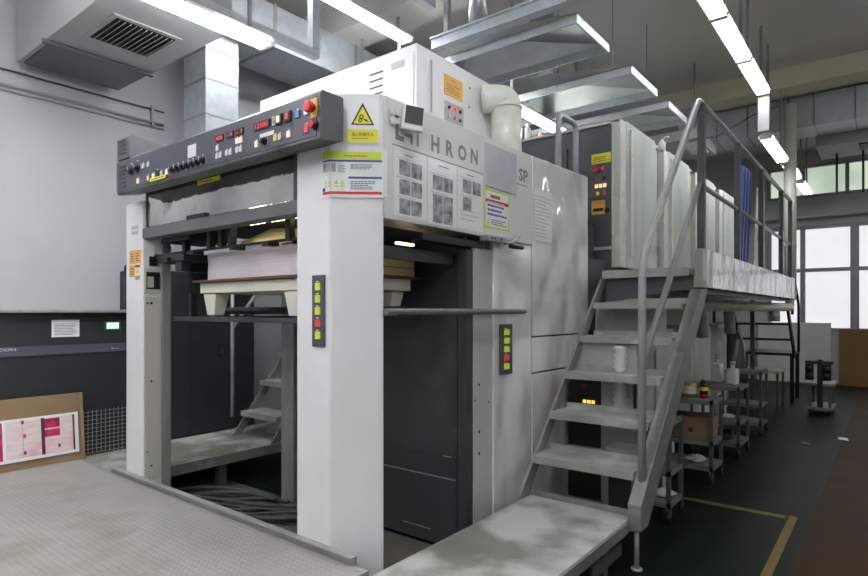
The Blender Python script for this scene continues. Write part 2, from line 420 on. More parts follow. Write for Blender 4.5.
# ================================================================ the press (delivery end)
pr = thing('printing_press', 'large pale grey printing press delivery with dark console and side lettering', 'printing press', (2.6, 2.6, 0))
post = [(1.75, 2.2), (1.75, 1.975), (1.756, 1.963), (1.897, 1.806), (1.908, 1.797), (1.917, 1.797), (1.917, 2.2)]
MB().prism(post, 'z', .006, 2.325).build('post', WHITE, pr, .004)
MB().prism([(1.75, 3.96), (1.75, 3.73), (1.87, 3.73), (1.93, 3.80), (1.93, 3.96)], 'z', .006, 2.05).build('post', WHITE, pr, .005)
m = MB(); fs = side(3.73)
m.rect(fs, 1.758, .27, 1.862, 1.44, 0, .008)
m.rect(fs, 1.758, 1.46, 1.862, 1.62, 0, .006)
for a, b, r in ((1.80, 1.40, .008), (1.775, 1.40, .006), (1.80, .90, .007), (1.80, .36, .007), (1.775, .45, .005)): m.cylf(fs, a, b, r, .008, .011, 1, 10)
m.rect(fs, 1.79, 1.64, 1.84, 1.70, 0, .008, 1); m.rect(fs, 1.77, 1.49, 1.855, 1.60, .006, .010, 1); m.rect(fs, 1.775, 1.50, 1.815, 1.57, .010, .012, 2)
m.build('service_panel', [BEIGE, BLKP, GREYLT], pr)
MB().box(1.873, 1.925, 3.715, 3.79, .006, 1.9).build('guide_channel', STEEL, pr)
MB().box(1.80, 1.93, 1.95, 3.78, 2.06, 2.2).build('cross_beam', WHITE, pr)
MB().box(1.775, 1.79, 2.24, 3.73, 1.885, 2.13).build('inspection_cover', MIRROR, pr)
MB().box(1.765, 1.79, 2.2, 2.245, 1.86, 2.15).box(1.765, 1.79, 2.245, 3.73, 2.11, 2.15).box(1.77, 1.79, 3.715, 3.735, 1.88, 2.12).build('cover_frame', DARK, pr)
m = MB().prism([(1.75, 1.81), (1.80, 1.80), (1.80, 1.88), (1.75, 1.875)], 'y', 2.2, 3.74)
m.build('guard_bar', mat('guard_bar_grey', (104, 106, 108), .4, .3), pr, .004)
MB().box(1.758, 1.79, 3.02, 3.22, 1.876, 1.905).build('latch', BLKP, pr, .006)
# side wall
m = MB().prism([(1.915, 1.768), (3.285, 1.768), (3.285, 2.338), (1.915, 2.325)], 'y', 1.79, 1.96)
m.build('side_panel', PANEL, pr, .005)
fl = side(1.79)
m = MB()
for ch, a, b, wd, h in (('L', 1.985, 2.140, .062, .115), ('I', 2.092, 2.140, .016, .10), ('T', 2.115, 2.142, .062, .10), ('H', 2.25, 2.143, .066, .082), ('R', 2.372, 2.146, .066, .082), ('O', 2.476, 2.148, .078, .084), ('N', 2.595, 2.154, .068, .082)):
    m.text(ch, fl, a, b, h, wd, .0015)
m.text('SP', fl, 3.112, 2.150, .078, .115, .0015)
m.rect(fl, 1.965, 2.112, 2.72, 2.117, 0, .001); m.rect(fl, 3.09, 2.125, 3.22, 2.131, 0, .001)
m.build('lettering', LETTER, pr)
m = MB().box(3.29, 3.84, 1.79, 1.96, .02, .947); m.build('access_panel', FILM, pr, .004)
m = MB().box(3.29, 4.15, 1.79, 1.96, .957, 1.180); m.build('access_panel', FILM, pr, .004)
m = MB().prism([(3.29, 1.189), (4.15, 1.189), (4.15, 2.345), (4.135, 2.36), (3.29, 2.338)], 'y', 1.79, 1.96); m.build('access_panel', FILM, pr, .004)
MB().box(2.837, 3.283, 1.795, 1.96, .006, 1.765).build('column_panel', film('column_film', (224, 223, 224)), pr, .005)
MB().box(2.645, 2.835, 1.805, 1.83, .006, 1.70).build('jamb', GREYLT, pr, .003)
m = MB()
for a_, b_, r_ in ((2.70, .676, .009), (2.70, .554, .009), (2.70, .938, .008), (2.66, .855, .006), (2.80, .829, .006)): m.cylf(side(1.805), a_, b_, r_, 0, .002, 0, 12)
m.build('bolt_hole', BLKP, pr)
m = MB().box(2.60, 2.62, 1.832, 3.28, .03, 1.9)
for z in (.90, .53): m.box(2.597, 2.602, 1.90, 3.27, z, z + .006)
m.box(2.585, 2.643, 1.808, 1.868, .03, 1.68); m.box(2.585, 2.60, 1.875, 1.884, .03, 1.68)
m.build('lift_wall', LIFTW, pr)
MB().box(2.594, 2.600, 1.89, 3.2, .408, .414).build('edge_strip', STEEL, pr)
MB().box(2.594, 2.600, 1.92, 1.98, .532, .537).build('edge_strip', STEEL, pr)
MB().box(2.594, 2.600, 2.07, 2.28, .10, .104).build('edge_strip', STEEL, pr)
MB().box(2.58, 2.70, 3.285, 3.42, .01, 1.85).build('rear_post', STEEL, pr, .004)
m = MB().box(2.70, 4.15, 1.97, 3.55, .006, 1.9); m.build('rear_housing', GREYLT, pr)
for y in (1.90, 3.56): MB().box(1.95, 2.59, y, y + .04, 1.605, 1.665).build('chain_rail', DARK, pr)
MB().box(1.93, 4.15, 1.97, 3.60, 1.86, 2.0).build('dark_underside', BLACK, pr)  # black slab standing in for the dark underside of the upper housing
MB().box(1.93, 4.15, 1.97, 3.60, 2.0, 2.25).build('upper_housing', PANEL, pr, .004)
MB().box(4.15, 4.52, 1.90, 3.4, .006, 2.05).build('connecting_housing', SLATE, pr)
MB().box(4.15, 4.52, 1.80, 1.9, 1.2, 1.75).build('connecting_cover', SLATE, pr)
MB().tube([(1.895, 1.765, 1.347), (3.13, 1.765, 1.347), (3.16, 1.765, 1.347)], [.016, .016, .008], 12).tube([(3.08, 1.765, 1.347), (3.08, 1.80, 1.347)], .012).build('guard_rod', mat('guard_rod_grey', (104, 106, 107), .4, .2), pr)
# delivery gripper gear under the console
m = MB().box(1.87, 1.90, 2.2, 3.66, 1.712, 1.724)
for y in (2.27, 2.40, 2.92, 3.02, 3.14, 3.42):
    m.box(1.86, 1.90, y, y + .035, 1.712, 1.855)
for y in (2.52, 2.82, 3.25): m.box(1.82, 1.89, y, y + .055, 1.688, 1.712)
m.box(1.82, 2.1, 3.30, 3.64, 1.78, 1.84)
m.build('sheet_clamp_bar', BLACK, pr, .003)
m = MB().box(1.82, 1.98, 3.36, 3.70, 1.655, 1.70).prism([(3.36, 1.70), (3.70, 1.715), (3.78, 1.70), (3.70, 1.69)], 'x', 1.82, 1.9).box(1.84, 1.9, 3.42, 3.50, 1.60, 1.66).box(1.80, 1.84, 3.52, 3.56, 1.66, 1.685)
m.build('side_jogger', BLKP, pr, .004)
MB().box(1.90, 2.1, 3.45, 3.60, 1.665, 1.672).build('jogger_plate', DARK, pr)
for y in (2.3, 2.5, 2.7): MB().tube([(1.93, y, 1.842), (1.93, y + .14, 1.842)], .009, 8).build('inner_lamp', LAMPW, pr, label='small bright inner lamp')
m = MB().box(2.2, 2.33, 1.965, 1.985, 1.69, 1.703); m.build('inner_lamp', em('side_lamp', (255, 226, 170), 2.5), pr)
# pile lift rail across the front
m = MB().box(1.94, 1.99, 2.2, 3.72, 1.285, 1.313); m.tube([(2.3, 2.0, 1.352), (2.3, 3.72, 1.352)], .025, 10, 1)
m.box(1.945, 1.985, 3.50, 3.53, 1.313, 1.46, 1)
m.build('pile_lift_rail', [DARK, BLKP], pr, .003)
for y in (2.15, 2.35, 3.28): MB().box(1.992, 2.59, y, y + .08, 1.285, 1.318).build('lift_fork', DARK, pr)
# button strips
def strip(fr, a0, b0, a1, b1, cols):
    o = MB().rect(fr, a0, b0, a1, b1, 0, .008).build('button_strip', CONS, pr, .002)
    n = len(cols); ca = (a0 + a1) / 2
    for i, cm in enumerate(cols):
        cb = b1 - (b1 - b0) * (.16 + .17 * i); hw = abs(a1 - a0) * .19
        MB().rect(fr, ca - hw, cb - .017, ca + hw, cb + .017, .008, .013).rect(fr, ca - hw * .8, cb + .021, ca + hw * .3, cb + .025, .008, .0085, 1).build('button', [cm, BTNW], o)
strip(front(1.75), -2.083, 1.188, -1.998, 1.513, [LITY, LITY, LITY, LITRD, LITY])
strip(side(1.795), 2.895, .975, 3.035, 1.272, [LITY, LITY, LITY, LITRD, LITY])
# sheet lever at the side
m = MB().box(2.70, 2.90, 1.745, 1.80, 1.742, 1.772).box(2.2, 2.75, 1.80, 1.88, 1.70, 1.735, 1)
for x in (2.74, 2.77, 2.84): m.cylf(side(1.745), x, 1.757, .006, 0, .003, 1, 8)
m.tube([(2.90, 1.76, 1.745), (2.97, 1.75, 1.75), (3.03, 1.74, 1.80)], .012, 8, 0); m.tube([(2.93, 1.74, 1.728), (3.06, 1.735, 1.73)], .014, 8, 1)
m.build('lever', [STEEL, BLKP], pr)

# ---- control console
fc = front(1.62)
def Y(y): return -y
prof = [(1.62, 2.078), (1.62, 2.27), (1.632, 2.285), (1.745, 2.285), (1.752, 2.275), (1.752, 2.092), (1.63, 2.07)]
con = MB().prism(prof, 'y', 1.882, 3.79)
con = con.build('control_console', CONSE, pr, .003)
m = MB().rect(fc, -3.79, 2.092, -1.905, 2.268, 0, .003); m.build('face_plate', CONS, con)
m = MB().prism([(1.62, 2.285), (1.62, 2.41), (1.635, 2.42), (1.90, 2.40), (1.90, 2.285)], 'y', 3.625, 3.79)
for z in [2.31 + .025 * i for i in range(4)]: m.prism([(-3.75, z), (-3.66, z + .006), (-3.66, z + .014), (-3.75, z + .008)], 'x', 0, 0)
m.v = m.v[:10]; m.f = m.f[:7]; m.m = m.m[:7]; m.s = m.s[:7]
for i in range(4): m.rect(fc, -3.75, 2.312 + .025 * i, -3.665, 2.322 + .025 * i, 0, .003, 1)
m.build('vent_box', [CONSE, BLKP], con, .003)
m = MB()
for i in range(6): m.rect(fc, -3.755, 2.105 + .025 * i, -3.665, 2.115 + .025 * i, .003, .006)
m.build('vent_slots', BLKP, con)
def btn(y, z, cm, w_=.022, h_=.027, nm='button', d=.009):
    MB().rect(fc, -y - w_ / 2, z - h_ / 2, -y + w_ / 2, z + h_ / 2, .003, d).rect(fc, -y - w_ * .4, z + h_ * .5 + .004, -y + w_ * .3, z + h_ * .5 + .008, .0032, .0036, 1).build(nm, [cm, BTNW], con)
def knob(y, z, r=.018):
    k = MB().cylf(fc, -y, z, r, .003, .012, 0, 18).cylf(fc, -y, z, r * .75, .012, .03, 0, 18, r * .65)
    k.rect(fc, -y - .002, z, -y + .002, z + r * .6, .03, .031, 1); k.rect(fc, -y + r * 1.1, z - r * .8, -y + r * 1.2, z + r * .8, .0032, .0036, 1)
    k.rect(fc, -y - r * .5, z + r * 1.5, -y + r * .3, z + r * 1.7, .0032, .0036, 1)
    k.build('knob', [BLKP, BTNW], con)
for y, z in ((3.093, 2.125), (3.04, 2.1245), (2.988, 2.1245), (2.938, 2.125), (2.888, 2.125), (2.838, 2.126), (2.788, 2.127), (2.264, 2.131)): knob(y, z)
for y, z in ((3.583, 2.194), (3.506, 2.199)): knob(y, z, .026)
for y, z in ((3.437, 2.198), (3.377, 2.198), (3.377, 2.12), (3.222, 2.124), (2.654, 2.167), (2.656, 2.127), (2.627, 2.128), (2.57, 2.128), (2.539, 2.128), (2.483, 2.129), (2.453, 2.129), (2.15, 2.13)): btn(y, z, BTNW, .02, .026)
for y, z in ((3.503, 2.12), (3.315, 2.122), (3.163, 2.123), (2.482, 2.173), (2.452, 2.172), (2.326, 2.129), (2.088, 2.13)): btn(y, z, LITW)
btn(2.182, 2.131, LITY); btn(2.024, 2.206, BTNB, .026, .032); btn(1.967, 2.206, BTNW, .026, .032); btn(1.966, 2.131, LITRD, .026, .034)
btn(3.267, 2.127, BLKP, .034, .04)
def rocker(y, z, cm):
    o = MB().rect(fc, -y - .022, z - .024, -y + .022, z + .024, .003, .012).build('rocker_switch', BLKP, con, .002)
    MB().rect(fc, -y - .009, z - .014, -y + .010, z + .014, .012, .016).build('lens', cm, o)
rocker(2.155, 2.209, LITO); rocker(2.091, 2.209, LITRD)
MB().rect(fc, -2.94, 2.163, -2.857, 2.228, .003, .005).build('label_plate', BTNW, con)
MB().rect(fc, -2.30, 2.152, -2.195, 2.17, .003, .0045).build('label_plate', BTNW, con)
MB().rect(fc, -2.206, 2.192, -2.188, 2.232, .003, .006).rect(fc, -2.2, 2.197, -2.194, 2.227, .006, .007, 1).build('slot_switch', [BTNW, ESTOP], con)
def display(y0, y1, z0, z1, txt):
    o = MB().rect(fc, -y0, z0, -y1, z1, .003, .008).build('display', BLKP, con)
    w_ = y0 - y1
    MB().text(txt, fc, -y0 + w_ * .1, z0 + (z1 - z0) * .2, (z1 - z0) * .6, w_ * .8, .009).build('digits', LITR, o)
display(2.342, 2.222, 2.190, 2.228, '12100')
display(2.668, 2.598, 2.198, 2.228, '8'); display(2.568, 2.512, 2.198, 2.229, '-4'); display(2.492, 2.430, 2.197, 2.229, '-1')
e = MB().rect(fc, -1.94, 2.17, -1.887 - .012, 2.25, .003, .006).build('emergency_stop', ORNG, con)
MB().cylf(fc, -1.923, 2.21, .016, .006, .022, 1).cylf(fc, -1.923, 2.21, .025, .02, .036).cylf(fc, -1.923, 2.21, .025, .036, .041, 0, 16, .018).build('mushroom_button', [ESTOP, BLKP], e)
e = MB().cylf(fc, -1.915, 2.138, .022, .003, .012).build('stop_button', BLKP, con)
MB().cylf(fc, -1.915, 2.138, .015, .012, .026).build('cap', ESTOP, e)

# ---- signs and papers on the press
def paper(name, label, cat, fr, a0, b0, a1, b1, fill, mats, group=None, d=.002):
    m = MB().rect(fr, a0, b0, a1, b1, .0003, d)
    fill(m, fr, d)
    return tag(m.build(name, mats), label, cat, group)
k2 = math.sqrt(.5)
FCH = Fr((1.753, 1.963, 0), (.141, -.157, 0), (0, 0, 1))
def f(m, fr, d):
    m.rect(fr, .07, 2.105, .208, 2.163, d, d + .0006, 1)
    def tri(a, b, w_, h, dd, mi): m.add([fr.p(a - w_ / 2, b, dd), fr.p(a + w_ / 2, b, dd), fr.p(a, b + h, dd)], [(0, 1, 2)], mi)
    tri(.139, 2.183, .104, .10, d + .001, 2); tri(.139, 2.189, .082, .078, d + .0016, 1)
    for a, b, r in ((.134, 2.219, .011), (.128, 2.204, .010)):
        m.cylf(fr, a, b, r, d + .0016, d + .002, 2, 12); m.cylf(fr, a, b, r * .45, d + .002, d + .0024, 1, 10)
    m.prism([(0, 0)] * 3, 'x', 0, 0) if False else None
    m.add([fr.p(.142, 2.209, d + .0022), fr.p(.150, 2.201, d + .0022), fr.p(.166, 2.196, d + .0022), fr.p(.162, 2.204, d + .0022), fr.p(.150, 2.211, d + .0022)], [(0, 1, 2, 3, 4)], 2)
    m.text('当心机械伤人', fr, .09, 2.133, .018, .098, d + .0012, 2)
    m.lines(fr, .09, 2.121, .19, 2.127, 1, 2, d + .0014)
paper('safety_sign', 'white and yellow warning sign with black triangle of gears on press corner', 'sign', FCH, .067, 2.10, .212, 2.308, f, [PAPER, YEL, BLKI])
# chart wrapped round the post corner
m = MB(); f1 = front(1.75); f2 = FCH
o1 = .004
m.rect(f1, -2.025, 1.857, -1.966, 2.084, .0005, o1); m.rect(f2, -.003, 1.857, .232, 2.084, .0005, o1); m.rect(Fr((1.897, 1.803, 0), (1, -.55, 0), (0, 0, 1)), 0, 1.865, .035, 2.08, .0, .003)
m.rect(f1, -2.012, 2.03, -1.958, 2.062, o1, o1 + .001, 1); m.rect(f2, -.002, 2.03, .225, 2.062, o1, o1 + .001, 1)
m.rect(f1, -2.012, 2.017, -1.958, 2.026, o1, o1 + .001, 2); m.rect(f2, -.002, 2.017, .225, 2.026, o1, o1 + .001, 2)
m.rect(f2, .075, 1.942, .225, 1.951, o1, o1 + .001, 2)
m.rect(f1, -2.012, 1.872, -1.958, 1.884, o1, o1 + .001, 3); m.rect(f2, -.002, 1.872, .225, 1.884, o1, o1 + .001, 3)
m.rect(f1, -2.01, 1.972, -1.965, 2.012, o1, o1 + .001, 4); m.rect(f2, 0, 1.972, .02, 2.012, o1, o1 + .001, 4)
m.lines(f2, .085, 1.985, .22, 2.01, 4, 5, o1 + .001); m.lines(f2, .085, 1.895, .20, 1.935, 5, 5, o1 + .001); m.lines(f2, .03, 1.97, .065, 2.005, 5, 5, o1 + .001)
m.lines(f2, .055, 2.041, .16, 2.052, 1, 3, o1 + .002)
for fr, a in ((f1, -1.992), (f1, -1.97), (f2, .022), (f2, .05)):
    m.add([fr.p(a - .010, 1.918, o1 + .0015), fr.p(a + .010, 1.918, o1 + .0015), fr.p(a, 1.936, o1 + .0015)], [(0, 1, 2)], 1)
    m.rect(fr, a - .009, 1.905, a + .009, 1.911, o1, o1 + .001, 1)
m.rect(f1, -2.012, 1.886, -1.995, 1.902, o1, o1 + .001, 2)
tag(m.build('safety_chart', [PAPER, YGRN, BLUEP, REDP, PHOTO, INK]), 'plastic covered safety chart with green, blue and red bands wrapped round the white post', 'poster')
# three photo sheets
def sheet(label, x0, x1, z0, z1, rows):
    def f(m, fr, d):
        w_ = x1 - x0
        m.lines(fr, x0 + w_ * .35, z1 - .028, x1 - w_ * .3, z1 - .018, 1, 2, d + .001)
        for zt, cells in rows:
            m.lines(fr, x0 + w_ * .1, zt + .006, x1 - w_ * .2, zt + .016, 1, 3, d + .001, .3)
            for cx in cells: m.rect(fr, x0 + w_ * cx, zt - .072, x0 + w_ * (cx + .33), zt, d, d + .0008, 1)
        if len(rows) == 2: m.lines(fr, x0 + w_ * .1, z0 + .05, x1 - w_ * .1, z0 + .12, 3, 3, d + .001, .2)
    paper('photo_sheet', label, 'notice', side(1.79), x0, z0, x1, z1, f, [PAPER, PHOTO, INK, GREYLT], 'photo sheets taped to the press side')
sheet('white photo sheet with six pictures nearest the press corner', 1.972, 2.21, 1.79, 2.108, [(2.055, (.17, .53)), (1.965, (.17, .53)), (1.875, (.17, .53))])
sheet('white photo sheet with six pictures, middle of the three under the lettering', 2.222, 2.463, 1.782, 2.108, [(2.03, (.17, .53)), (1.935, (.17, .53)), (1.865, (.17, .53))])
sheet('white photo sheet with three pictures, beside the yellow notice', 2.473, 2.712, 1.788, 2.108, [(2.055, (.2, .58)), (1.96, (.2,))])
def f(m, fr, d):
    m.rect(fr, 2.742, 1.832, 2.986, 2.03, d, d + .0006, 1); m.rect(fr, 2.742, 1.965, 2.986, 1.985, d + .0006, d + .001, 2)
    m.lines(fr, 2.79, 1.995, 2.94, 2.018, 1, 4, d + .0016, .8)
    for z in (1.945, 1.92, 1.895): m.lines(fr, 2.76, z, 2.97, z + .014, 1, 3, d + .0016, .8)
    m.lines(fr, 2.80, 1.845, 2.97, 1.88, 3, 4, d + .0016); m.lines(fr, 2.755, 1.968, 2.97, 1.98, 1, 1, d + .0018)
    m.add([fr.p(2.752, 1.845, d + .0012), fr.p(2.782, 1.845, d + .0012), fr.p(2.767, 1.872, d + .0012)], [(0, 1, 2)], 0)
paper('notice', 'yellow bordered notice with blue and red print on press side', 'notice', side(1.79), 2.73, 1.822, 2.998, 2.042, f, [YGRN, PAPER, REDP, BLUEP, INK])
def f(m, fr, d):
    m.lines(fr, 2.77, 2.09, 3.03, 2.26, 9, 1, d + .001, .2)
paper('plastic_sleeve', 'grey translucent document sleeve covering the end of the lettering', 'document sleeve', side(1.79), 2.73, 2.056, 3.078, 2.298, f, [SLEEVEP, GREYLT], None, .006)
def f(m, fr, d):
    m.lines(fr, 3.315, 1.83, 3.54, 2.11, 12, 1, d + .001, .25); m.rect(fr, 3.30, 1.806, 3.304, 2.14, d, d + .001, 2)
paper('document_sheet', 'white document in clear sleeve alone on the film covered panel', 'notice', side(1.79), 3.297, 1.806, 3.556, 2.14, f, [PAPER, GREYLT, BLUEP])
# small strips of yellow tape
def f(m, fr, d): m.lines(fr, fr_a, fr_b, fr_c, fr_b + .010, 1, 1, d + .001, .8)
fr_a, fr_b, fr_c = -3.355, 2.082, -3.17
FT = Fr((1.612, 0, 0), (0, -1, 0), (0, 0, 1))
paper('label_tape', 'yellow label tape on the console below the orange buttons', 'label', FT, -3.345, 2.092, -3.165, 2.112, lambda m, fr, d: m.lines(fr, -3.33, 2.099, -3.18, 2.106, 1, 1, d + .001, .8), [YEL, INK])
FT2 = Fr((1.775, 0, 0), (0, -1, 0), (0, 0, 1))
paper('label_tape', 'yellow label tape on the polished steel cover', 'label', FT2, -3.12, 2.07, -2.89, 2.096, lambda m, fr, d: m.lines(fr, -3.10, 2.079, -2.91, 2.088, 1, 1, d + .001, .8), [YEL, INK])
# warning stickers on left post
FL = front(1.75)
paper('warning_sticker', 'orange warning sticker topmost on the left post', 'sticker', FL, -3.91, 1.655, -3.75, 1.742, lambda m, fr, d: (m.lines(fr, -3.89, 1.67, -3.84, 1.73, 4, 1, d + .001), m.lines(fr, -3.82, 1.67, -3.77, 1.73, 4, 1, d + .001)), [ORNG, INK])
paper('warning_sticker', 'small orange sticker below and left on the left post', 'sticker', FL, -3.91, 1.57, -3.835, 1.648, lambda m, fr, d: m.lines(fr, -3.90, 1.585, -3.845, 1.635, 3, 1, d + .001), [ORNG, INK])
paper('warning_sticker', 'small white sticker with red top on the left post', 'sticker', FL, -3.83, 1.585, -3.76, 1.648, lambda m, fr, d: (m.rect(fr, -3.828, 1.63, -3.762, 1.646, d, d + .0006, 1), m.add([fr.p(-3.815, 1.595, d + .001), fr.p(-3.775, 1.595, d + .001), fr.p(-3.795, 1.626, d + .001)], [(0, 1, 2)], 2)), [PAPER, REDP, YEL])
paper('label_plate', 'small grey label under the stickers on the left post', 'label', FL, -3.83, 1.55, -3.765, 1.578, lambda m, fr, d: m.lines(fr, -3.82, 1.555, -3.775, 1.573, 3, 1, d + .001), [GREYLT, INK])
paper('label_plate', 'pair of grey labels high on the left post under the console', 'label', FL, -3.88, 1.845, -3.79, 1.90, lambda m, fr, d: m.rect(fr, -3.88, 1.868, -3.79, 1.876, d, d + .0006, 1), [GREYLT, WHITE])

# small monitor clipped on the side panel
mo = thing('display_unit', 'small white framed screen tilted on top of the lettered panel', 'display', (2.06, 1.77, 2.17))
FM = Fr((2.0, 1.765, 2.19), (.86, -.5, -.08), (.20, .06, 1))
MB().rect(FM, 0, 0, .108, .128, -.022, 0).build('housing', PLASTW, mo, .008)
MB().rect(FM, .013, .032, .100, .120, 0, .003).build('screen', SCREEN, mo)
MB().box(2.04, 2.09, 1.765, 1.79, 2.18, 2.22).build('bracket', PLASTW, mo)
tg = MB()
for i in range(7):
    a = random.uniform(1.945, 1.99); b = random.uniform(2.21, 2.26); tg.rect(Fr((a, 1.789, b), (1, 0, random.uniform(-.6, .6)), (random.uniform(-.6, .6), 0, 1)), -.012, -.012, .018, .01, 0, .008 + .001 * i)
tag(tg.build('tape_patch', PLASTW), 'crumpled white tape patch beside the small screen', 'tape')

# ---- stack, board and pallet
pl = thing('pallet', 'ivory plastic pallet holding the paper stack in the press', 'pallet', (2.23, 2.72, 1.31))
MB().box(1.96, 2.46, 2.10, 3.42, 1.46, 1.525).build('top_deck', IVORY, pl, .006)
for x in (1.97, 2.34):
    for y in (2.13, 2.45, 3.26) if x < 2 else (2.13, 2.45):
        MB().hexa([(x + .01, y + .03, 1.322), (x + .08, y + .03, 1.322), (x + .08, y + .11, 1.322), (x + .01, y + .11, 1.322), (x, y, 1.456), (x + .1, y, 1.456), (x + .1, y + .14, 1.456), (x, y + .14, 1.456)]).build('leg', IVORY, pl, .006)
tag(MB().box(1.93, 2.56, 2.09, 3.46, 1.527, 1.541).build('pile_board', WOODB), 'thin dark brown board between pallet and paper stack', 'board')
m = MB()
z = 1.542
for i in range(6):
    j = random.uniform(-.004, .004); m.box(1.955 + j, 2.49 + j, 2.136, 3.318 + j, z, z + .0268); z += .027
tag(m.build('paper_stack', PAPERP), 'tall stack of white printing paper on the pallet', 'paper stack')
tag(MB().box(2.03, 2.5, 2.108, 2.133, 1.543, 1.585).box(2.03, 2.5, 2.108, 2.133, 1.585, 1.59, 1).box(2.03, 2.5, 2.108, 2.133, 1.59, 1.645).build('kraft_board', [KRAFT, WOODB]), 'kraft boards standing at the right end of the paper stack', 'board')
sh = MB(); n = 12
for i in range(n):
    y0 = 2.26 + .06 * i; y1 = y0 + .06
    def zz(y): return 1.728 + .012 * math.sin(9 * y)
    for k in range(3):
        xa = 1.955 + .07 * k; xb = xa + .07; za = .036 * k; zb = .036 * (k + 1)
        a_, b_, c_, d_ = (xa, y0, zz(y0) + za), (xb, y0, zz(y0) + zb), (xb, y1, zz(y1) + zb), (xa, y1, zz(y1) + za)
        up = lambda v: (v[0], v[1], v[2] + .003)
        sh.hexa([a_, b_, c_, d_, up(a_), up(b_), up(c_), up(d_)], 0 if i > 5 or k == 0 else 1)
tag(sh.build('printed_sheet', [YELSH, ORSH]), 'yellow and orange printed sheet arriving above the paper stack', 'sheet')

# ---- cables in the pit
for i in range(15):
    rr = .009 + .003 * (i % 3); pts = []
    ph = random.uniform(0, 6); sp = random.uniform(.8, 1.1)
    for j in range(15):
        u = j / 14
        pts.append((2.53 - .03 * (i % 4) - (.66 * u ** 1.4) * sp + .02 * math.sin(8 * u + ph), 2.45 + .075 * i + 1.0 * u - .16 * math.sin(3 * u + ph) * u, .008 + rr + .018 * (i % 4) + .006 * math.sin(7 * u + ph)))
    tag(MB().tube(pts, rr, 8).build('cable', CABLE), 'dusty grey cable lying in the loop of cables in the press pit', 'cable', 'cables in the press pit')

KX = 1.1026
# ---- electrical cabinet on top
ec = thing('electrical_cabinet', 'white steel cabinet on top of the press with louvres and orange plate', 'cabinet', (3.1, 2.9, 2.25))
MB().box(2.57, 3.52, 2.15, 3.655, 2.251, 2.90).build('body', WHITE, ec, .004)
MB().box(2.562, 2.57, 2.17, 3.64, 2.265, 2.855).build('door', WHITE, ec, .002)
ff = Fr((2.562, 0, 1.35 - 1.35 * KX), (0, -KX, 0), (0, 0, KX))
ff.r *= KX; ff.u *= KX; ff.n = Vector((-1, 0, 0))
m = MB()
for i in range(6): m.rect(ff, -2.285, 2.47 + .038 * i, -2.185, 2.478 + .038 * i, 0, .004)
m.build('louvre', INK, ec)
MB().rect(ff, -2.12, 2.655, -2.03, 2.685, 0, .004).build('nameplate', GREYLT, ec)
fd = Fr((0, 2.15, 1.35 - 1.35 * KX), (1, 0, 0), (0, 0, 1))
fd.r *= KX; fd.u *= KX; fd.n = Vector((0, -1, 0))
m = MB().rect(fd, 2.42, 2.20, 3.17, 2.735, 0, .006); m.build('door', WHITE, ec, .002)
MB().rect(fd, 2.44, 2.42, 2.448, 2.70, .006, .014).build('hinge', STEEL, ec)
m = MB().rect(fd, 2.56, 2.555, 2.735, 2.668, .006, .009); m.lines(fd, 2.58, 2.575, 2.71, 2.63, 4, 1, .0105, .25); m.text('...', fd, 2.62, 2.645, .006, .05, .0105, 1); m.build('data_plate', [ORNG, CARD], ec)
m = MB().rect(fd, 2.565, 2.405, 2.74, 2.52, .006, .010); o = m.build('control_plate', GREYLT, ec)
for i, a in enumerate((2.60, 2.652, 2.705)):
    MB().cylf(fd, a, 2.49, .010, .010, .02).build('button', [BLKP, LITR, BLKP][i], o)
    MB().cylf(fd, a, 2.44, .009, .010, .018).build('button', [PLASTW, LITRD, SCREEN][i], o)
for a, b in ((2.81, 2.66), (2.80, 2.545)): MB().cylf(fd, a, b, .007, .006, .012, 0, 10).build('screw', STEEL, ec)

ep = thing('exhaust_pipe', 'white elbow pipe with paper sleeve on the press beside the cabinet', 'pipe', (3.35, 2.02, 2.25))
MB().tube(bend([(3.25, 2.145, 2.765), (3.28, 2.09, 2.765), (3.35, 2.02, 2.765), (3.35, 2.02, 2.62)], .10, 10), .092, 20).build('elbow', PVC, ep)
MB().tube([(3.35, 2.02, 2.26), (3.35, 2.02, 2.70)], .103, 24).tube([(3.35, 2.02, 2.695), (3.35, 2.02, 2.71)], .108, 24).build('sleeve', SLEEVE, ep)
MB().tube([(3.35, 2.02, 2.251), (3.35, 2.02, 2.27)], .115, 24).build('flange', PVC, ep)

gb = MB().tube(bend([(4.08, 2.0, 2.251), (4.08, 2.0, 2.86), (4.40, 2.0, 2.86), (4.40, 2.0, 2.05)], .08, 8), .024, 12)
tag(gb.build('grab_rail', RAIL), 'grey inverted U grab rail rising behind the press side', 'rail')

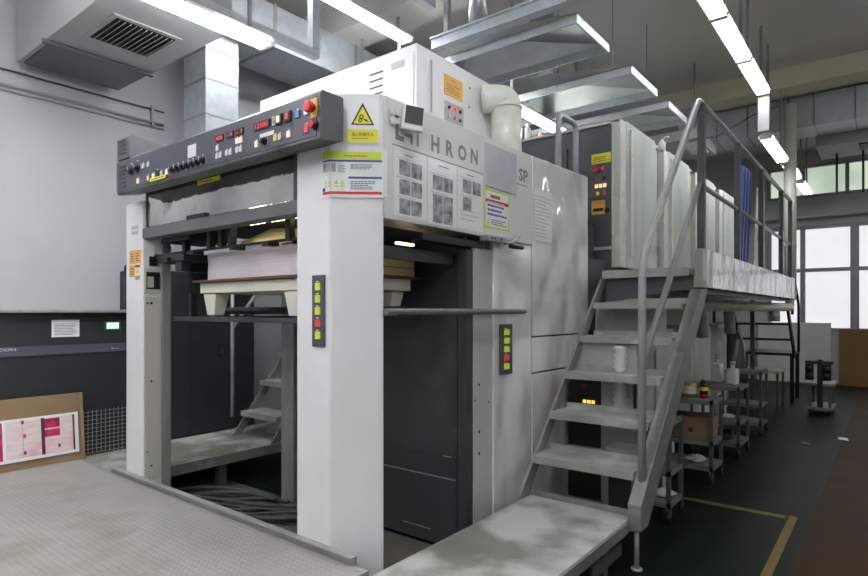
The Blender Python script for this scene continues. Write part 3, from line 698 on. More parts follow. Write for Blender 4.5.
# ================================================================ printing units
U0 = 4.55; PITCH = 1.135
def unit(name, label):
    r = thing(name, label, 'printing unit', (U0, 2.4, 0), 'printing units in a row behind the press')
    MB().box(U0 + .02, U0 + 1.0, 1.74, 3.3, 1.2, 2.86).build('tower', SLATE, r, .006)
    MB().box(U0 + .02, U0 + 1.06, 1.80, 3.3, .006, 1.2).build('base', GREYLT, r)
    MB().box(U0, U0 + .13, 1.69, 1.74, 1.70, 2.885).box(U0, U0 + .02, 1.74, 1.765, 1.70, 2.885).box(U0, U0 + 1.0, 1.70, 3.3, 2.86, 2.885).build('frame', CREAM, r, .004)
    MB().prism([(U0 + .14, 1.70), (U0 + .92, 1.70), (U0 + .92, 2.80), (U0 + .86, 2.90), (U0 + .14, 2.90)], 'y', 1.69, 1.735).build('guard_door', GUARD, r, .006)
    MB().box(U0 + .20, U0 + .26, 1.672, 1.69, 1.8, 2.84).build('handle', CREAM, r, .006)
    fu = front(U0 + .02)
    MB().rect(fu, -2.14, 1.875, -1.77, 2.85, 0, .012).rect(fu, -3.2, 2.55, -2.15, 2.72, 0, .03).rect(fu, -3.2, 2.38, -2.15, 2.5, 0, .05).build('front_cover', SLATE, r, .004)
    MB().rect(fu, -2.2, 1.845, -1.75, 1.87, 0, .04).build('front_ledge', GREYLT, r)
    MB().rect(fu, -2.13, 1.62, -1.77, 1.845, 0, .02).build('lower_cover', RAILD, r)
    m = MB()
    for i in range(7): m.rect(fu, -2.27, 2.50 + .022 * i - (.2 if i > 3 else 0), -2.21, 2.512 + .022 * i - (.2 if i > 3 else 0), .05, .053)
    m.build('vent_slots', BLKP, r)
    return r
u1 = unit('printing_unit', 'first printing unit behind the press with yellow label and red stop button')
dup(u1, (PITCH, 0, 0), 'second printing unit from the press, carrying the white bottle')
dup(u1, (2 * PITCH, 0, 0), 'third printing unit from the press along the walkway')
dup(u1, (3 * PITCH, 0, 0), 'last printing unit in the row, nearest the far windows')
fu = front(U0 + .008)
cp = MB().rect(fu, -1.94, 2.275, -1.81, 2.545, 0, .004).build('control_panel', CONSE, u1)
MB().rect(fu, -1.935, 2.555, -1.772, 2.635, 0, .003).lines(fu, -1.92, 2.57, -1.79, 2.62, 3, 1, .004).build('yellow_label', [YEL, INK], u1)
for y, z, cm, r in ((1.885, 2.505, ESTOP, .024), (1.83, 2.505, LITRD, .013)): MB().cylf(fu, -y, z, r, .004, .03).build('button', cm, cp)
for y, z, cm in ((1.885, 2.43, ESTOP), (1.83, 2.43, BLKP), (1.89, 2.37, LITO), (1.855, 2.37, LITO), (1.82, 2.37, LITO), (1.88, 2.31, LITY), (1.825, 2.31, LITRD)): MB().rect(fu, -y - .012, z - .014, -y + .012, z + .014, .004, .01).build('button', cm, cp)
MB().rect(fu, -1.935, 2.14, -1.82, 2.255, 0, .003).rect(fu, -1.92, 2.165, -1.835, 2.19, .003, .005, 1).build('orange_plate', [ORNG, BLKP], u1)
MB().cylf(fu, -1.80, 2.165, .022, 0, .012).build('lock', BLKP, u1)

wb = MB().tube([(5.75, 1.73, 2.886), (5.75, 1.73, 2.97), (5.75, 1.73, 2.985), (5.75, 1.73, 3.0)], [.035, .035, .016, .014], 14).tube([(5.75, 1.73, 3.0), (5.75, 1.70, 3.02), (5.73, 1.66, 3.01)], .008, 8)
tag(wb.build('spray_bottle', PLASTW), 'white spray bottle on top of the second printing unit', 'bottle')
for x, y, r, h, cm, lb in ((4.72, 2.75, .03, .16, ESTOP, 'small red tin standing on top of the first printing unit'), (4.72, 2.62, .026, .18, PLASTW, 'slim white bottle standing on top of the first printing unit'), (4.72, 2.48, .03, .07, ORNG, 'short orange tin standing on top of the first printing unit')):
    tag(MB().tube([(x, y, 2.886), (x, y, 2.886 + h * .8), (x, y, 2.886 + h * .85), (x, y, 2.886 + h)], [r, r, r * .6, r * .5], 12).build('tin', cm), lb, 'tin')

# cabinet and fittings beneath the stairs
ic = thing('control_cabinet', 'grey cabinet with black panels and amber lights behind the stair treads', 'cabinet', (4.0, 1.55, 0))
MB().box(3.80, 4.14, 1.30, 1.786, .004, 1.14).build('body', GREYLT, ic, .003)
MB().box(4.26, 4.50, 1.32, 1.78, .004, 1.40).build('upper_body', GREYLT, ic, .003)
f3 = front(3.80)
for z0, z1 in ((.70, .93), (.417, .617), (.057, .285)):
    MB().rect(f3, -1.783, z0, -1.545, z1, 0, .006).build('black_panel', BLACK, ic)
f4 = front(3.794)
for i in range(3): MB().rect(f4, -1.672 + .031 * i, .715, -1.65 + .031 * i, .737, 0, .004).build('indicator', LITA, ic)
MB().rect(f4, -1.69, .81, -1.64, .845, 0, .003).build('indicator', mat('dim_red_lens', (120, 36, 20), .4), ic)
MB().rect(f3, -1.325, .70, -1.305, .93, 0, .006).build('black_panel', BLACK, ic)
ho = MB(); pts = []; rs = []
for i in range(23):
    pts.append((3.80, 1.41, .66 + .021 * i)); rs.append(.056 if i % 2 else .038)
ho.tube(pts, rs, 16)
ho.build('corrugated_hose', PLASTW, ic)
sx = thing('junction_box', 'grey metal box low behind the first stair tread', 'box', (3.6, 1.31, .0))
MB().box(3.52, 3.70, 1.22, 1.40, .004, .50).build('body', GREYLT, sx, .004)
MB().box(3.51, 3.52, 1.24, 1.38, .05, .45).build('door', SCREEN, sx)
def basecab(x0, x1, label):
    r = thing('base_cabinet', label, 'cabinet', ((x0 + x1) / 2, 1.65, 0), 'pale cabinets below the walkway')
    MB().box(x0, x1, 1.57, 1.74, .004, 1.19).build('body', PLASTW, r, .006)
    MB().box(x0 + .03, x1 - .03, 1.56, 1.57, .4, 1.16).build('door', GUARD, r, .003)
basecab(5.15, 5.6, 'pale cabinet under the walkway directly behind the inclined stair beam')
basecab(6.2, 6.95, 'pale tall cabinet under the walkway beyond the stair beam')
basecab(7.3, 7.75, 'pale cabinet under the walkway nearest the far black steps')
for i, (x, lb) in enumerate(((6.05, 'grey hose stub hanging under the walkway, nearer one'), (7.3, 'grey hose stub hanging under the walkway, farther one'))):
    tag(MB().tube(bend([(x, 1.45, 1.47), (x, 1.45, 1.3), (x + .05, 1.45, 1.1)], .1), .06, 14).build('hose', RAIL), lb, 'hose')
mt = MB().tube([(7.95, 1.52, .45), (7.95, 1.52, .6), (7.98, 1.54, .95), (8.0, 1.55, 1.12)], [.13, .15, .13, .06], 16)
tag(mt.build('fan_housing', SCREEN), 'dark grey rounded housing below the walkway end', 'machine housing')

# ================================================================ carts
SHELF = mat('cart_shelf_grey', (128, 130, 128), .5, .3, .15, 6)
def cart(x0, x1, y0, y1, label, top=.62):
    r = thing('tool_cart', label, 'cart', ((x0 + x1) / 2, (y0 + y1) / 2, 0), 'shelf carts parked below the walkway')
    for z in (.10, .30, top): MB().box(x0 + .006, x1, y0 + .006, y1, z, z + .02).box(x0, x1, y0, y0 + .006, z - .008, z + .026).box(x0, x0 + .006, y0 + .006, y1, z - .008, z + .026).build('shelf', SHELF, r)
    for x in (x0, x1 - .025):
        for y in (y0, y1 - .025):
            MB().box(x, x + .025, y, y + .025, .07, top + .03).build('post', RAILD, r)
            w_ = MB().cylf(side(y), x + .012, .035, .035, -.022, -.002, 0, 12).build('wheel', BLKP, r)
            MB().box(x, x + .025, y - .002, y + .028, .035, .075).build('fork', RAILD, w_)
    return r
cart(3.82, 4.12, 1.10, 1.26, 'grey shelf cart right behind the inclined stair beam')
cart(4.90, 5.25, 1.09, 1.52, 'grey shelf cart carrying yellow can and open wooden box')
cart(5.92, 6.38, 1.09, 1.52, 'grey shelf cart with white bottles, third from the stairs')
cart(7.15, 7.55, 1.10, 1.5, 'grey shelf cart nearest the far black steps', .66)
def crumple(name, x, y, z, r, m_, label, cat):
    b = MB(); n = 10; vs = []; fs = []
    for i in range(5):
        for k in range(n):
            a = 2 * PI * k / n; rr = r * math.sin(PI * (i + .5) / 5) * random.uniform(.7, 1.2)
            vs.append((x + rr * math.cos(a), y + rr * math.sin(a), z + r * .7 * i / 4 * random.uniform(.85, 1.1)))
    for i in range(4):
        for k in range(n): fs.append((i * n + k, i * n + (k + 1) % n, (i + 1) * n + (k + 1) % n, (i + 1) * n + k))
    fs.append(tuple(range(n))[::-1]); fs.append(tuple(range(4 * n, 5 * n)))
    mz = min(v[2] for v in vs); vs = [(v[0], v[1], v[2] - mz + z) for v in vs]
    b.add(vs, fs); tag(b.build(name, m_), label, cat)
crumple('cloth_bundle', 3.97, 1.18, .121, .075, SLEEVE, 'crumpled white rags on the bottom shelf of the nearest cart', 'rags')
crumple('plastic_bag', 3.97, 1.18, .641, .07, SLEEVEP, 'crumpled clear plastic on top of the nearest cart', 'plastic bag')
crumple('plastic_bag', 5.18, 1.42, .641, .06, SLEEVEP, 'crumpled clear plastic on the cart beside the yellow can', 'plastic bag')
crumple('cloth_bundle', 6.1, 1.22, .321, .07, SLEEVE, 'grey white rags on the middle shelf of the third cart', 'rags')
crumple('cloth_bundle', 5.05, 1.25, .121, .08, SLEEVE, 'flat white rags on the bottom shelf under the wooden box', 'rags')
hc = MB().tube([(6.12 + .07 * math.cos(.5 * i), 1.25 + .07 * math.sin(.5 * i), .132 + .0016 * i) for i in range(40)], .011, 8)
tag(hc.build('hose_coil', BLKP), 'dark coiled hose on the bottom shelf of the third cart', 'hose')
cn = thing('paint_can', 'yellow round can on top of the second cart', 'can', (5.10, 1.31, .64))
MB().tube([(5.10, 1.31, .641), (5.10, 1.31, .76)], .055, 18).build('body', CAN, cn); MB().tube([(5.10, 1.31, .76), (5.10, 1.31, .768)], .057, 18).build('lid', STEEL, cn)
MB().tube([(5.10, 1.31, .67), (5.10, 1.31, .73)], .0555, 18, 0, False).build('label_band', PLASTW, cn)
cn = thing('spray_can', 'black can with red and yellow bands on the second cart', 'can', (5.10, 1.20, .64))
MB().tube([(5.10, 1.20, .641), (5.10, 1.20, .76), (5.10, 1.20, .775)], [.032, .032, .022], 16).build('body', BLKP, cn); MB().tube([(5.10, 1.20, .65), (5.10, 1.20, .67)], .0325, 16, 0, False).build('red_band', ESTOP, cn); MB().tube([(5.10, 1.20, .70), (5.10, 1.20, .73)], .0325, 16, 0, False).build('yellow_band', YEL, cn)
bx = thing('open_box', 'open tan box on the middle shelf of the second cart', 'box', (5.06, 1.30, .32))
MB().box(4.93, 4.94, 1.12, 1.49, .321, .50).box(5.20, 5.21, 1.12, 1.49, .321, .50).box(4.94, 5.20, 1.12, 1.13, .321, .50).box(4.94, 5.20, 1.48, 1.49, .321, .50).build('sides', CARD, bx); MB().box(4.93, 5.21, 1.12, 1.49, .321, .328).build('bottom', CARD, bx)
MB().cylf(front(4.93), -1.26, .40, .02, 0, .002, 0, 12).build('hand_hole', BLACK, bx)
for x, y, h, lb in ((6.2, 1.2, .22, 'white square bottle at the front of the third cart'), (6.31, 1.36, .27, 'white jug with handle at the back of the third cart')):
    b = thing('bottle', lb, 'bottle', (x, y, .64))
    MB().box(x - .06, x + .06, y - .05, y + .05, .641, .641 + h * .7).build('body', PLASTW, b, .02)
    MB().tube([(x, y, .64 + h * .7), (x, y, .64 + h * .85)], .02, 12).build('neck', PLASTW, b); MB().tube([(x, y, .64 + h * .85), (x, y, .64 + h)], .026, 12).build('cap', GREYLT, b)

# ================================================================ far end
fs_ = thing('staircase', 'black steel steps descending at the far end of the walkway', 'staircase', (9.8, 1.45, 0))
for x, z in ((9.15, 1.41), (9.42, 1.18), (9.69, .95)): MB().box(x, x + .24, 1.12, 1.78, z - .03, z).build('tread', BLACK, fs_)
MB().box(9.93, 10.7, 1.12, 1.78, .69, .73).build('landing', BLACK, fs_)
for y in (1.10, 1.78): MB().prism([(9.05, 1.60), (9.15, 1.60), (10.1, .70), (9.98, .66)], 'y', y, y + .03).build('stringer', BLACK, fs_)
for x in (10.0, 10.62):
    for y in (1.12, 1.73): MB().box(x, x + .05, y, y + .05, 0, .69).build('leg', BLACK, fs_)
MB().tube(bend([(9.4, 1.07, 1.3), (9.4, 1.07, 1.95), (10.1, 1.07, 1.45), (10.1, 1.07, .75)], .1), .018).build('handrail', BLACK, fs_)
wt = thing('work_table', 'low table with pale top beneath the far black steps', 'table', (9.4, 1.5, 0))
MB().box(9.1, 9.7, 1.18, 1.72, .50, .53).build('table_top', BEIGE, wt)
for x in (9.12, 9.64):
    for y in (1.2, 1.66): MB().box(x, x + .03, y, y + .03, 0, .5).build('leg', RAILD, wt)
tr = thing('roller_trolley', 'small trolley with black upright post and rollers in the aisle', 'trolley', (9.25, .72, 0))
MB().box(9.0, 9.55, .58, .86, .07, .10).build('base_plate', SHELF, tr)
MB().box(9.0, 9.55, .56, .88, .38, .41).build('shelf', SHELF, tr)
for x in (9.02, 9.5):
    for y in (.6, .82): MB().box(x, x + .03, y, y + .03, .03, .40).build('leg', RAILD, tr); MB().cylf(side(y), x + .015, .035, .034, -.02, 0, 0, 12).build('wheel', BLKP, tr)
MB().box(9.0, 9.06, .69, .75, .1, .72).build('post', BLACK, tr)
for y, z in ((.60, .50), (.79, .50), (.60, .60), (.79, .60)): MB().cylf(side(y), 9.03, z, .055, -.09, 0, 0, 14).build('roller', BLACK, tr)
MB().box(8.98, 9.1, .58, .88, .66, .70).build('cross_arm', BLACK, tr)
tag(MB().hexa([(12.86, .86, 0.002), (12.89, .86, 0.002), (12.89, 2.05, 0.002), (12.86, 2.05, 0.002), (12.94, .86, 1.13), (12.965, .86, 1.13), (12.965, 2.05, 1.13), (12.94, 2.05, 1.13)]).build('whiteboard_panel', PLASTW), 'tall white panel leaning on the far wall beside the black steps', 'panel')
tag(MB().hexa([(12.84, -.9, 0.002), (12.87, -.9, 0.002), (12.87, .74, 0.002), (12.84, .74, 0.002), (12.93, -.9, 1.02), (12.96, -.9, 1.02), (12.96, .74, 1.02), (12.93, .74, 1.02)]).box(12.80, 12.90, -.9, .72, .001, .06).build('ochre_panel', CARDY), 'ochre brown board leaning under the far window at right', 'board')
for x, y, lb in ((7.4, .34, 'scrap of white paper on the brown aisle edge'), (6.9, .62, 'small dark scrap on the green floor by the aisle')):
    tag(MB().hexa([(x, y, .001), (x + .12, y + .02, .001), (x + .14, y + .10, .001), (x + .02, y + .09, .001), (x, y, .003), (x + .12, y + .02, .006), (x + .14, y + .10, .004), (x + .02, y + .09, .008)]).build('paper_scrap', PAPER if y < .4 else BLKP), lb, 'scrap')
bt = MB(); n = 27
for i in range(n - 1):
    def P(k, top): 
        return (5.95 + .0145 * k + (.24 if top else 0), 1.10 + (.03 if k % 2 else -.005), 2.74 if top else 1.645)
    a, b, c_, d_ = P(i, 0), P(i + 1, 0), P(i + 1, 1), P(i, 1)
    bt.hexa([a, b, (b[0], b[1] + .004, b[2]), (a[0], a[1] + .004, a[2]), d_, c_, (c_[0], c_[1] + .004, c_[2]), (d_[0], d_[1] + .004, d_[2])], 1 if i % 5 in (2,) else 0)
tag(bt.build('folded_tarp', [BLUET, WHTT]), 'blue striped folded tarp standing inside the walkway rail', 'tarp')
wtarp = MB()
for i in range(6): wtarp.hexa([(7.0 + .1 * i, 1.14 + .03 * (i % 2), 1.645), (7.1 + .1 * i, 1.17 - .03 * (i % 2), 1.645), (7.1 + .1 * i, 1.175 - .03 * (i % 2), 1.645), (7.0 + .1 * i, 1.145 + .03 * (i % 2), 1.645), (7.25 + .06 * i, 1.14 + .03 * (i % 2), 2.72), (7.31 + .06 * i, 1.17 - .03 * (i % 2), 2.72), (7.31 + .06 * i, 1.175 - .03 * (i % 2), 2.72), (7.25 + .06 * i, 1.145 + .03 * (i % 2), 2.72)])
tag(wtarp.build('plastic_sheet', SLEEVE), 'white plastic sheet hanging beside the blue tarp on the walkway', 'sheet')

# pipes
vp = thing('drain_pipe', 'white vertical pipe from ceiling turning under the walkway', 'pipe', (9.08, 1.06, 1.4))
MB().tube([(9.08, 1.06, 1.50), (9.08, 1.06, 4.12)], .075, 18).build('riser', PVC, vp)
MB().tube(bend([(9.08, 1.06, 1.52), (9.08, 1.06, 1.40), (8.9, 1.07, 1.40), (4.66, 1.52, 1.40)], .12), .052, 16).build('branch', PVC, vp)
for z in (1.55, 2.2): MB().tube([(9.08, 1.06, z), (9.08, 1.06, z + .06)], .08, 18).build('coupling', PVC, vp)
MB().tube([(8.3, 1.134, 1.36), (8.3, 1.134, 1.22)], .06, 14).build('valve', RAIL, vp)

# ================================================================ left wall things
wu = thing('dryer_unit', 'long dark grey machine with blue grey band against the left wall', 'machine', (.5, 4.97, .0))
MB().box(-1.6, 2.2, 4.76, 5.19, .262, 1.335).build('body', CAB, wu, .004)
MB().box(-1.62, 2.21, 4.70, 5.19, 1.337, 1.36).build('top_ledge', STEEL, wu, .003)
fw_ = side(4.76)
MB().rect(fw_, -1.6, 1.035, 2.2, 1.10, 0, .008).build('band', BAND, wu)
m = MB(); m.text('TECOH', fw_, 1.20, 1.074, .02, .165, .0095); m.rect(fw_, 1.99, 1.055, 2.0, 1.068, .008, .009); m.lines(fw_, 2.005, 1.056, 2.045, 1.066, 1, 0, .0095); m.build('lettering', GREYLT, wu)
m = MB().rect(fw_, 1.583, 1.16, 1.765, 1.285, 0, .003); m.lines(fw_, 1.60, 1.175, 1.75, 1.265, 8, 1, .004, .35); m.build('info_label', [PAPER, INK], wu)
o = MB().rect(fw_, 1.938, 1.200, 2.06, 1.275, 0, .006).build('lcd_bezel', GREENL, wu); MB().rect(fw_, 1.955, 1.213, 2.045, 1.26, .006, .007).build('lcd_screen', LITG, o)
m = MB(); 
for i in range(12): m.rect(fw_, 1.79 + .031 * i, .27, 1.793 + .031 * i, .60, .006, .008)
for i in range(11): m.rect(fw_, 1.785, .275 + .031 * i, 2.145, .278 + .031 * i, .006, .008)
o = MB().rect(fw_, 1.78, .265, 2.15, .605, 0, .004).build('grille_recess', BLACK, wu); m.build('wire_mesh', RAIL, o)
MB().rect(fw_, -1.6, .64, 1.75, .648, 0, .003).build('seam', BLACK, wu)
tc_ = thing('tall_cabinet', 'tall dark grey cabinet behind the press opening', 'cabinet', (2.7, 5.0, .0))
MB().box(2.24, 3.31, 4.80, 5.19, .262, 1.69).build('body', CAB, tc_, .006)
MB().box(2.66, 2.664, 4.796, 4.80, .28, 1.66).build('door_gap', BLACK, tc_)
o = MB().box(2.93, 2.985, 4.79, 4.80, .94, 1.05).build('handle', BLKP, tc_, .004); MB().box(2.945, 2.97, 4.785, 4.79, .96, 1.03).build('latch', SCREEN, o)
MB().tube(bend([(2.27, 5.15, 1.69), (2.27, 5.15, 1.74), (2.33, 5.15, 1.74)], .03), .012, 8).build('cable_gland', BLKP, tc_)
cb = MB().hexa([(.6, 4.68, .262), (1.775, 4.68, .262), (1.775, 4.688, .262), (.6, 4.688, .262), (.6, 4.735, .745), (1.775, 4.735, .745), (1.775, 4.743, .745), (.6, 4.743, .745)])
cb.hexa([(1.75, 4.674, .27), (1.775, 4.674, .27), (1.775, 4.68, .27), (1.75, 4.68, .27), (1.75, 4.727, .745), (1.775, 4.727, .745), (1.775, 4.733, .745), (1.75, 4.733, .745)])
tag(cb.build('cardboard_sheet', CARD), 'brown cardboard sheet leaning against the dark machine', 'cardboard')
FP = Fr((.63, 4.676, .275), (1, 0, 0), (0, .055, .483))
m = MB().rect(FP, 0, .045, 1.105, .335, .002, .005)
m.rect(FP, .60, .065, .64, .32, .005, .0056, 1); m.rect(FP, .585, .065, .592, .32, .005, .0056, 1)
m.rect(FP, .66, .065, .87, .32, .005, .0054, 3); m.rect(FP, .88, .065, 1.07, .32, .005, .0054, 3); m.rect(FP, .1, .065, .55, .32, .005, .0054, 3)
m.rect(FP, .868, .065, .89, .32, .0054, .006, 2)
m.rect(FP, .89, .245, .985, .312, .0056, .006, 1); m.rect(FP, .89, .185, .985, .235, .0056, .006, 1)
m.rect(FP, 1.068, .065, 1.08, .32, .005, .006, 2)
for a, b in ((.75, .295), (.76, .085), (.97, .10), (.76, .2), (.3, .3)): m.rect(FP, a, b, a + .016, b + .025, .0055, .006, 1)
m.rect(FP, .755, .07, .762, .315, .0055, .0058, 4)
tag(m.build('printed_proof', [PAPER, MAG, MAGD, PINKW, mat('pale_pink_ink', (224, 170, 196), .6)]), 'white proof sheet with magenta print leaning on the cardboard', 'print')
cd = thing('wall_conduit', 'pair of thin pipes running along the left wall', 'conduit', (1, 5.17, 3.0))
MB().tube([(-3.9, 5.18, 3.15), (2.62, 5.18, 3.15)], .007, 8).build('pipe', RAILD, cd)
MB().tube([(-3.9, 5.185, 3.04), (2.62, 5.185, 3.04)], .013, 8).build('pipe', WALL, cd)
MB().tube([(-3.9, 5.185, 3.0), (2.62, 5.185, 3.0)], .009, 8).build('pipe', WALL, cd)
for x in (-.5, 1.0, 2.5): MB().box(x, x + .02, 5.16, 5.199, 3.0, 3.18).build('clip', STEEL, cd)

# ================================================================ overhead
DUCTP = mat('fan_unit_grey', (164, 166, 164), .55, .15, .08, 2)
fc_ = thing('air_handler', 'grey ceiling fan unit with louvred grille at upper left', 'air handler', (1.83, 4.4, 3.2))
MB().box(1.47, 2.19, 4.52, 5.10, 3.2, 4.1).build('body', DUCTP, fc_, .004)
MB().box(1.47, 2.19, 3.42, 4.515, 3.2, 4.1).build('plenum', DUCTP, fc_, .004)
MB().box(1.45, 2.20, 4.50, 4.54, 3.175, 3.2).build('seam_lip', RAILD, fc_)
MB().box(1.50, 2.17, 4.56, 5.05, 3.185, 3.2).build('access_panel', SLATE, fc_)
g = MB().box(1.60, 2.04, 3.78, 4.25, 3.19, 3.2).build('grille_frame', DUCTP, fc_)
MB().box(1.63, 2.01, 3.81, 4.22, 3.186, 3.19).build('grille_throat', BLACK, g)
for i in range(11): MB().hexa([(1.64 + .034 * i, 3.82, 3.172), (1.644 + .034 * i, 3.82, 3.172), (1.644 + .034 * i, 4.21, 3.172), (1.64 + .034 * i, 4.21, 3.172), (1.655 + .034 * i, 3.82, 3.19), (1.659 + .034 * i, 3.82, 3.19), (1.659 + .034 * i, 4.21, 3.19), (1.655 + .034 * i, 4.21, 3.19)]).build('blade', DUCTP, g)
vd = thing('vertical_duct', 'shiny galvanised vertical duct behind the console', 'duct', (2.78, 4.67, 1.7))
MB().box(2.63, 2.94, 4.5, 4.85, 1.70, 3.72).build('shaft', GALV, vd)
for z in (2.2, 2.75, 3.0, 3.3, 3.55): MB().box(2.625, 2.945, 4.495, 4.855, z, z + .012).build('seam', STEEL, vd)
hd = thing('horizontal_duct', 'galvanised duct running along under the ceiling behind the cabinet', 'duct', (5, 4.6, 3.7))
MB().box(2.6, 8.0, 4.35, 4.95, 3.725, 4.1).build('trunk', GALV, hd)
for x in (3.2, 4.2, 5.2, 6.2): MB().box(x, x + .03, 4.34, 4.96, 3.715, 4.11).build('flange', STEEL, hd)
for x in (3.0, 6.0): MB().box(x, x + .02, 4.6, 4.62, 4.1, 4.4).build('hanger', STEEL, hd)
bd = thing('branch_duct', 'dull galvanised duct crossing behind the white cabinet top', 'duct', (3.7, 3.9, 3.2))
MB().box(3.95, 4.4, 3.6, 4.3, 3.3, 3.62).build('trunk', GALV, bd)
MB().box(4.0, 4.35, 3.4, 3.6, 3.28, 3.6).build('flexible_joint', RAILD, bd)
for y in (3.7, 4.2): MB().box(4.16, 4.18, y, y + .02, 3.62, 4.1).build('hanger', STEEL, bd)

def hood(x0, x1, label, z=3.27):
    y0, y1 = 1.64, 3.1
    r = thing('extraction_hood', label, 'extraction hood', ((x0 + x1) / 2, 2.3, z), 'extraction hoods over the printing units')
    rim = MB(); h = .065; t_ = .012
    rim.box(x0, x1, y0, y0 + t_, z, z + h).box(x0, x1, y1 - t_, y1, z, z + h).box(x0, x0 + t_, y0 + t_, y1 - t_, z, z + h).box(x1 - t_, x1, y0 + t_, y1 - t_, z, z + h)
    rim.build('rim', GALV, r)
    cx0, cx1, cy0, cy1 = x0 + .2, x1 - .2, y0 + .85, y1 - .35; zt = z + h + .2
    o = [(x0, y0, z + h), (x1, y0, z + h), (x1, y1, z + h), (x0, y1, z + h)]; t2 = [(cx0, cy0, zt), (cx1, cy0, zt), (cx1, cy1, zt), (cx0, cy1, zt)]
    cn_ = MB()
    for i in range(4):
        j = (i + 1) % 4; A, B, C_, D_ = o[i], o[j], t2[j], t2[i]
        dn = lambda v: (v[0], v[1], v[2] - .006)
        cn_.add([A, B, C_, D_, dn(A), dn(B), dn(C_), dn(D_)], [(0, 1, 2, 3), (7, 6, 5, 4), (0, 4, 5, 1), (1, 5, 6, 2), (2, 6, 7, 3), (3, 7, 4, 0)])
    cn_.build('cone', HOODM, r)
    MB().tube([((cx0 + cx1) / 2, (cy0 + cy1) / 2, zt - .004), ((cx0 + cx1) / 2, (cy0 + cy1) / 2, 4.4)], (cx1 - cx0) * .45, 18).build('riser', HOODM, r)
    for x in (x1 - .03,):
        MB().tube([(x, y0 + .4, z + h), (x, y0 + .4, 4.4)], .004, 6).build('hanger_rod', STEEL, r)
hood(3.62, 4.19, 'galvanised extraction hood nearest the white cabinet'); hood(4.66, 5.32, 'galvanised extraction hood in the middle of three over the printing units'); hood(5.66, 6.28, 'galvanised extraction hood farthest along, above the second unit')
ch = thing('cable_tray', 'galvanised support channel crossing above the nearest hood', 'channel', (3.5, 2, 3.55))
MB().box(3.46, 3.54, .6, 2.75, 3.345, 3.415).box(3.44, 3.56, .6, 2.75, 3.415, 3.427).build('channel', GALV, ch)
for y in (.9, 2.6): MB().box(3.47, 3.51, y, y + .04, 3.427, 4.1).build('hanger', STEEL, ch)
ch = thing('support_bracket', 'grey steel bracket hanging from the ceiling over the cabinet', 'bracket', (3.6, 2.7, 3.6))
MB().box(3.0, 3.4, 2.66, 2.72, 3.60, 3.66).build('arm', GALV, ch)
for x in (3.02, 3.34): MB().box(x, x + .04, 2.67, 2.71, 3.66, 4.4).build('hanger', STEEL, ch)
uf = thing('hanging_frame', 'galvanised hanging channel frame beside the left light strip', 'channel', (2.4, 3.44, 3.25))
MB().box(.2, 2.93, 3.41, 3.47, 3.27, 3.33).build('channel', GALV, uf); MB().box(2.86, 2.93, 3.41, 3.47, 3.332, 4.4).build('hanger', GALV, uf); MB().box(.3, .36, 3.41, 3.47, 3.33, 4.4).build('hanger', GALV, uf)
fd_ = thing('main_duct', 'large galvanised duct crossing the hall before the far windows', 'duct', (9.6, -1, 3.85))
MB().box(9.3, 9.9, -4.9, 2.55, 3.85, 4.27).build('trunk', DUCTM, fd_)
for y in (-4, -3.2, -2.4, -1.6, -.8, -.1, .35, .8, 1.2, 1.6, 2.0): MB().box(9.292, 9.908, y, y + .018, 3.842, 4.278).build('flange', STEEL, fd_)
for y in (-3, 0, 2.1): MB().box(9.6, 9.62, y, y + .02, 4.278, 4.4).build('hanger', STEEL, fd_)
a2 = thing('air_handler', 'grey fan unit with long dark grille behind the main duct at right', 'air handler', (10.4, -.6, 3.7))
MB().box(10.0, 10.9, -3.0, .85, 3.72, 4.2).build('body', DUCTP, a2, .004)
o = MB().box(10.15, 10.5, -2.5, .35, 3.705, 3.72).build('grille', BLACK, a2)
for i in range(5): MB().box(10.18 + .065 * i, 10.19 + .065 * i, -2.48, .33, 3.695, 3.706).build('blade', DUCTP, o)
for y in (.3, .62): MB().box(10.6, 10.63, y, y + .03, 3.1, 3.72).build('hanger', BLKP, a2)
a3 = thing('fan_coil', 'grey fan unit hanging behind the upper end of the handrail', 'air handler', (7.4, 1.9, 3.1))
MB().box(7.25, 8.2, 1.78, 2.7, 3.38, 3.5).build('body', DUCTP, a3, .004)
MB().box(7.35, 7.95, 1.82, 2.0, 3.365, 3.38).build('diffuser', PLASTW, a3)
for y in (1.9, 2.6): MB().tube([(7.6, y, 3.5), (7.6, y, 4.4)], .01, 6).build('hanger_rod', STEEL, a3)
tag(MB().tube([(7.0, 1.75, 3.30), (7.5, 1.63, 3.42), (8.0, 1.5, 3.67), (8.45, 1.40, 3.88), (8.9, 1.26, 4.06), (9.28, 1.15, 4.2)], .006, 6).build('cable', BLKP), 'black cable sagging in front of the main duct', 'cable')

# ---------------------------------------------------------------- fluorescent fixtures
HOUS = mat('white_reflector', (232, 234, 234), .4, 0, .02, 4)
def lamp(x0, x1, y, z, label, tm=TUBEM, wd=.075):
    r = thing('ceiling_light', label, 'ceiling light', ((x0 + x1) / 2, y, z), 'fluorescent strip lights')
    MB().prism([(y - wd, z + .034), (y + wd, z + .034), (y + wd, z + .042), (y + wd - .035, z + .075), (y - wd + .035, z + .075), (y - wd, z + .042)], 'x', x0, x1).build('housing', HOUS, r)
    for k in (-1, 0, 1):
        MB().tube([(x0 + .03, y + k * .042, z + .02), (x1 - .03, y + k * .042, z + .02)], .016, 10).build('tube', tm, r)
    for xx in (x0, x1 - .025): MB().box(xx, xx + .025, y - wd + .012, y + wd - .012, z + .004, z + .033).build('end_cap', HOUS, r)
    for xx in (x0 + .15, x1 - .15): MB().box(xx, xx + .02, y - .012, y + .012, z + .075, 4.4).build('hanger', STEEL, r)
A, B = 3.30, 3.62
lamp(1.16, 2.38, A, 3.115, 'fluorescent strip light at upper left beside the fan unit grille')
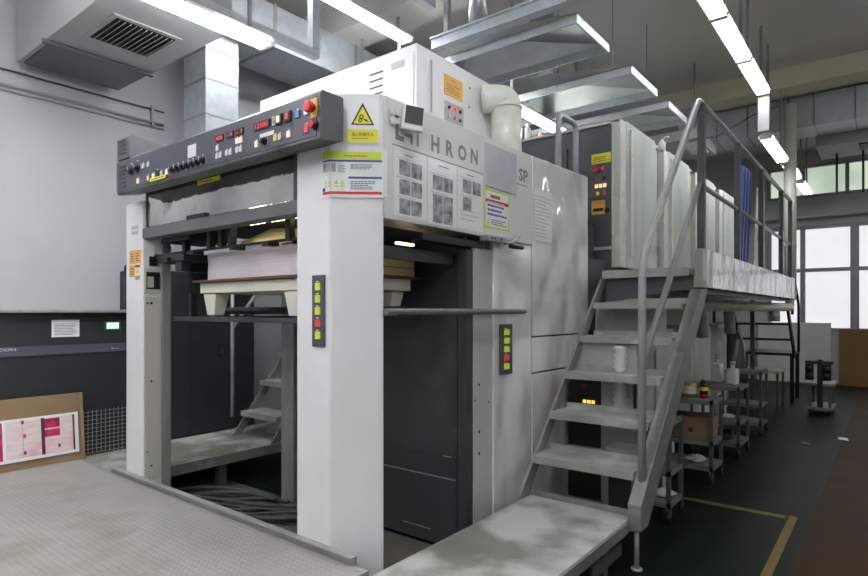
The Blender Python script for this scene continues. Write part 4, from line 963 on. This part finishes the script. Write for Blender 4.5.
lamp(-.1, 1.12, A, 3.115, 'fluorescent strip light continuing the left row towards the viewer')
lamp(-1.36, -.14, A, 3.115, 'fluorescent strip light third back in the left row')
lamp(2.89, 4.20, B, 3.90, 'fluorescent strip light above the white cabinet')
lamp(1.55, 2.86, B, 3.90, 'fluorescent strip light in the cabinet row towards the viewer')
lamp(.2, 1.5, B, 3.90, 'fluorescent strip light third back in the cabinet row')
lamp(4.5, 5.75, 2.75, 3.22, 'fluorescent strip light low behind the hoods and grab rail', TUBER)
lamp(4.05, 5.09, 1.09, 3.7, 'fluorescent strip light nearest in the right row above the walkway', TUBER)
lamp(5.11, 6.12, 1.09, 3.7, 'fluorescent strip light second in the right row above the walkway', TUBER)
lamp(6.14, 7.18, 1.09, 3.7, 'fluorescent strip light third in the right row, before the main duct', TUBER)
lamp(1.4, 2.6, 1.09, 3.7, 'fluorescent strip light of the right row above the low platform')
lamp(7.4, 8.7, 1.1, 3.27, 'fluorescent strip light just beyond the main duct', TUBER)
lamp(9.1, 10.15, 1.1, 3.31, 'fluorescent strip light behind the white vertical pipe', TUBER)
lamp(10.5, 11.6, 1.1, 3.31, 'fluorescent strip light farthest away near the clerestory', TUBER)
for i, (y, z) in enumerate(((3.30, 3.3), (1.09, 3.5), (-.6, 3.5))):  # unseen rows added behind the viewpoint to brighten the press front
    for j, x in enumerate((-3.4, -2.1, -.8)):
        if i == 0 and j == 2: continue
        lamp(x, x + 1.22, y, z, 'added unseen fluorescent strip light behind the viewpoint, row %s, %s along it' % (('nearest the left wall', 'over the low platform', 'over the brown aisle')[i], ('first', 'second', 'third')[j]))
tag(MB().box(7.21, 7.27, 1.035, 1.145, 3.32, 3.79).build('cable_trunking', DUCTP), 'white vertical trunking between two light strips before the main duct', 'trunking')
for j, x in enumerate((.9, 3.0, 5.2, 7.4)):  # unseen row added to light side panels and cabinets under the walkway
    lamp(x, x + 1.22, -2.6, 3.9, 'added unseen fluorescent strip light over the aisle beyond the right of the view, %s of four' % ('nearest', 'second', 'third', 'farthest')[j], TUBEM)
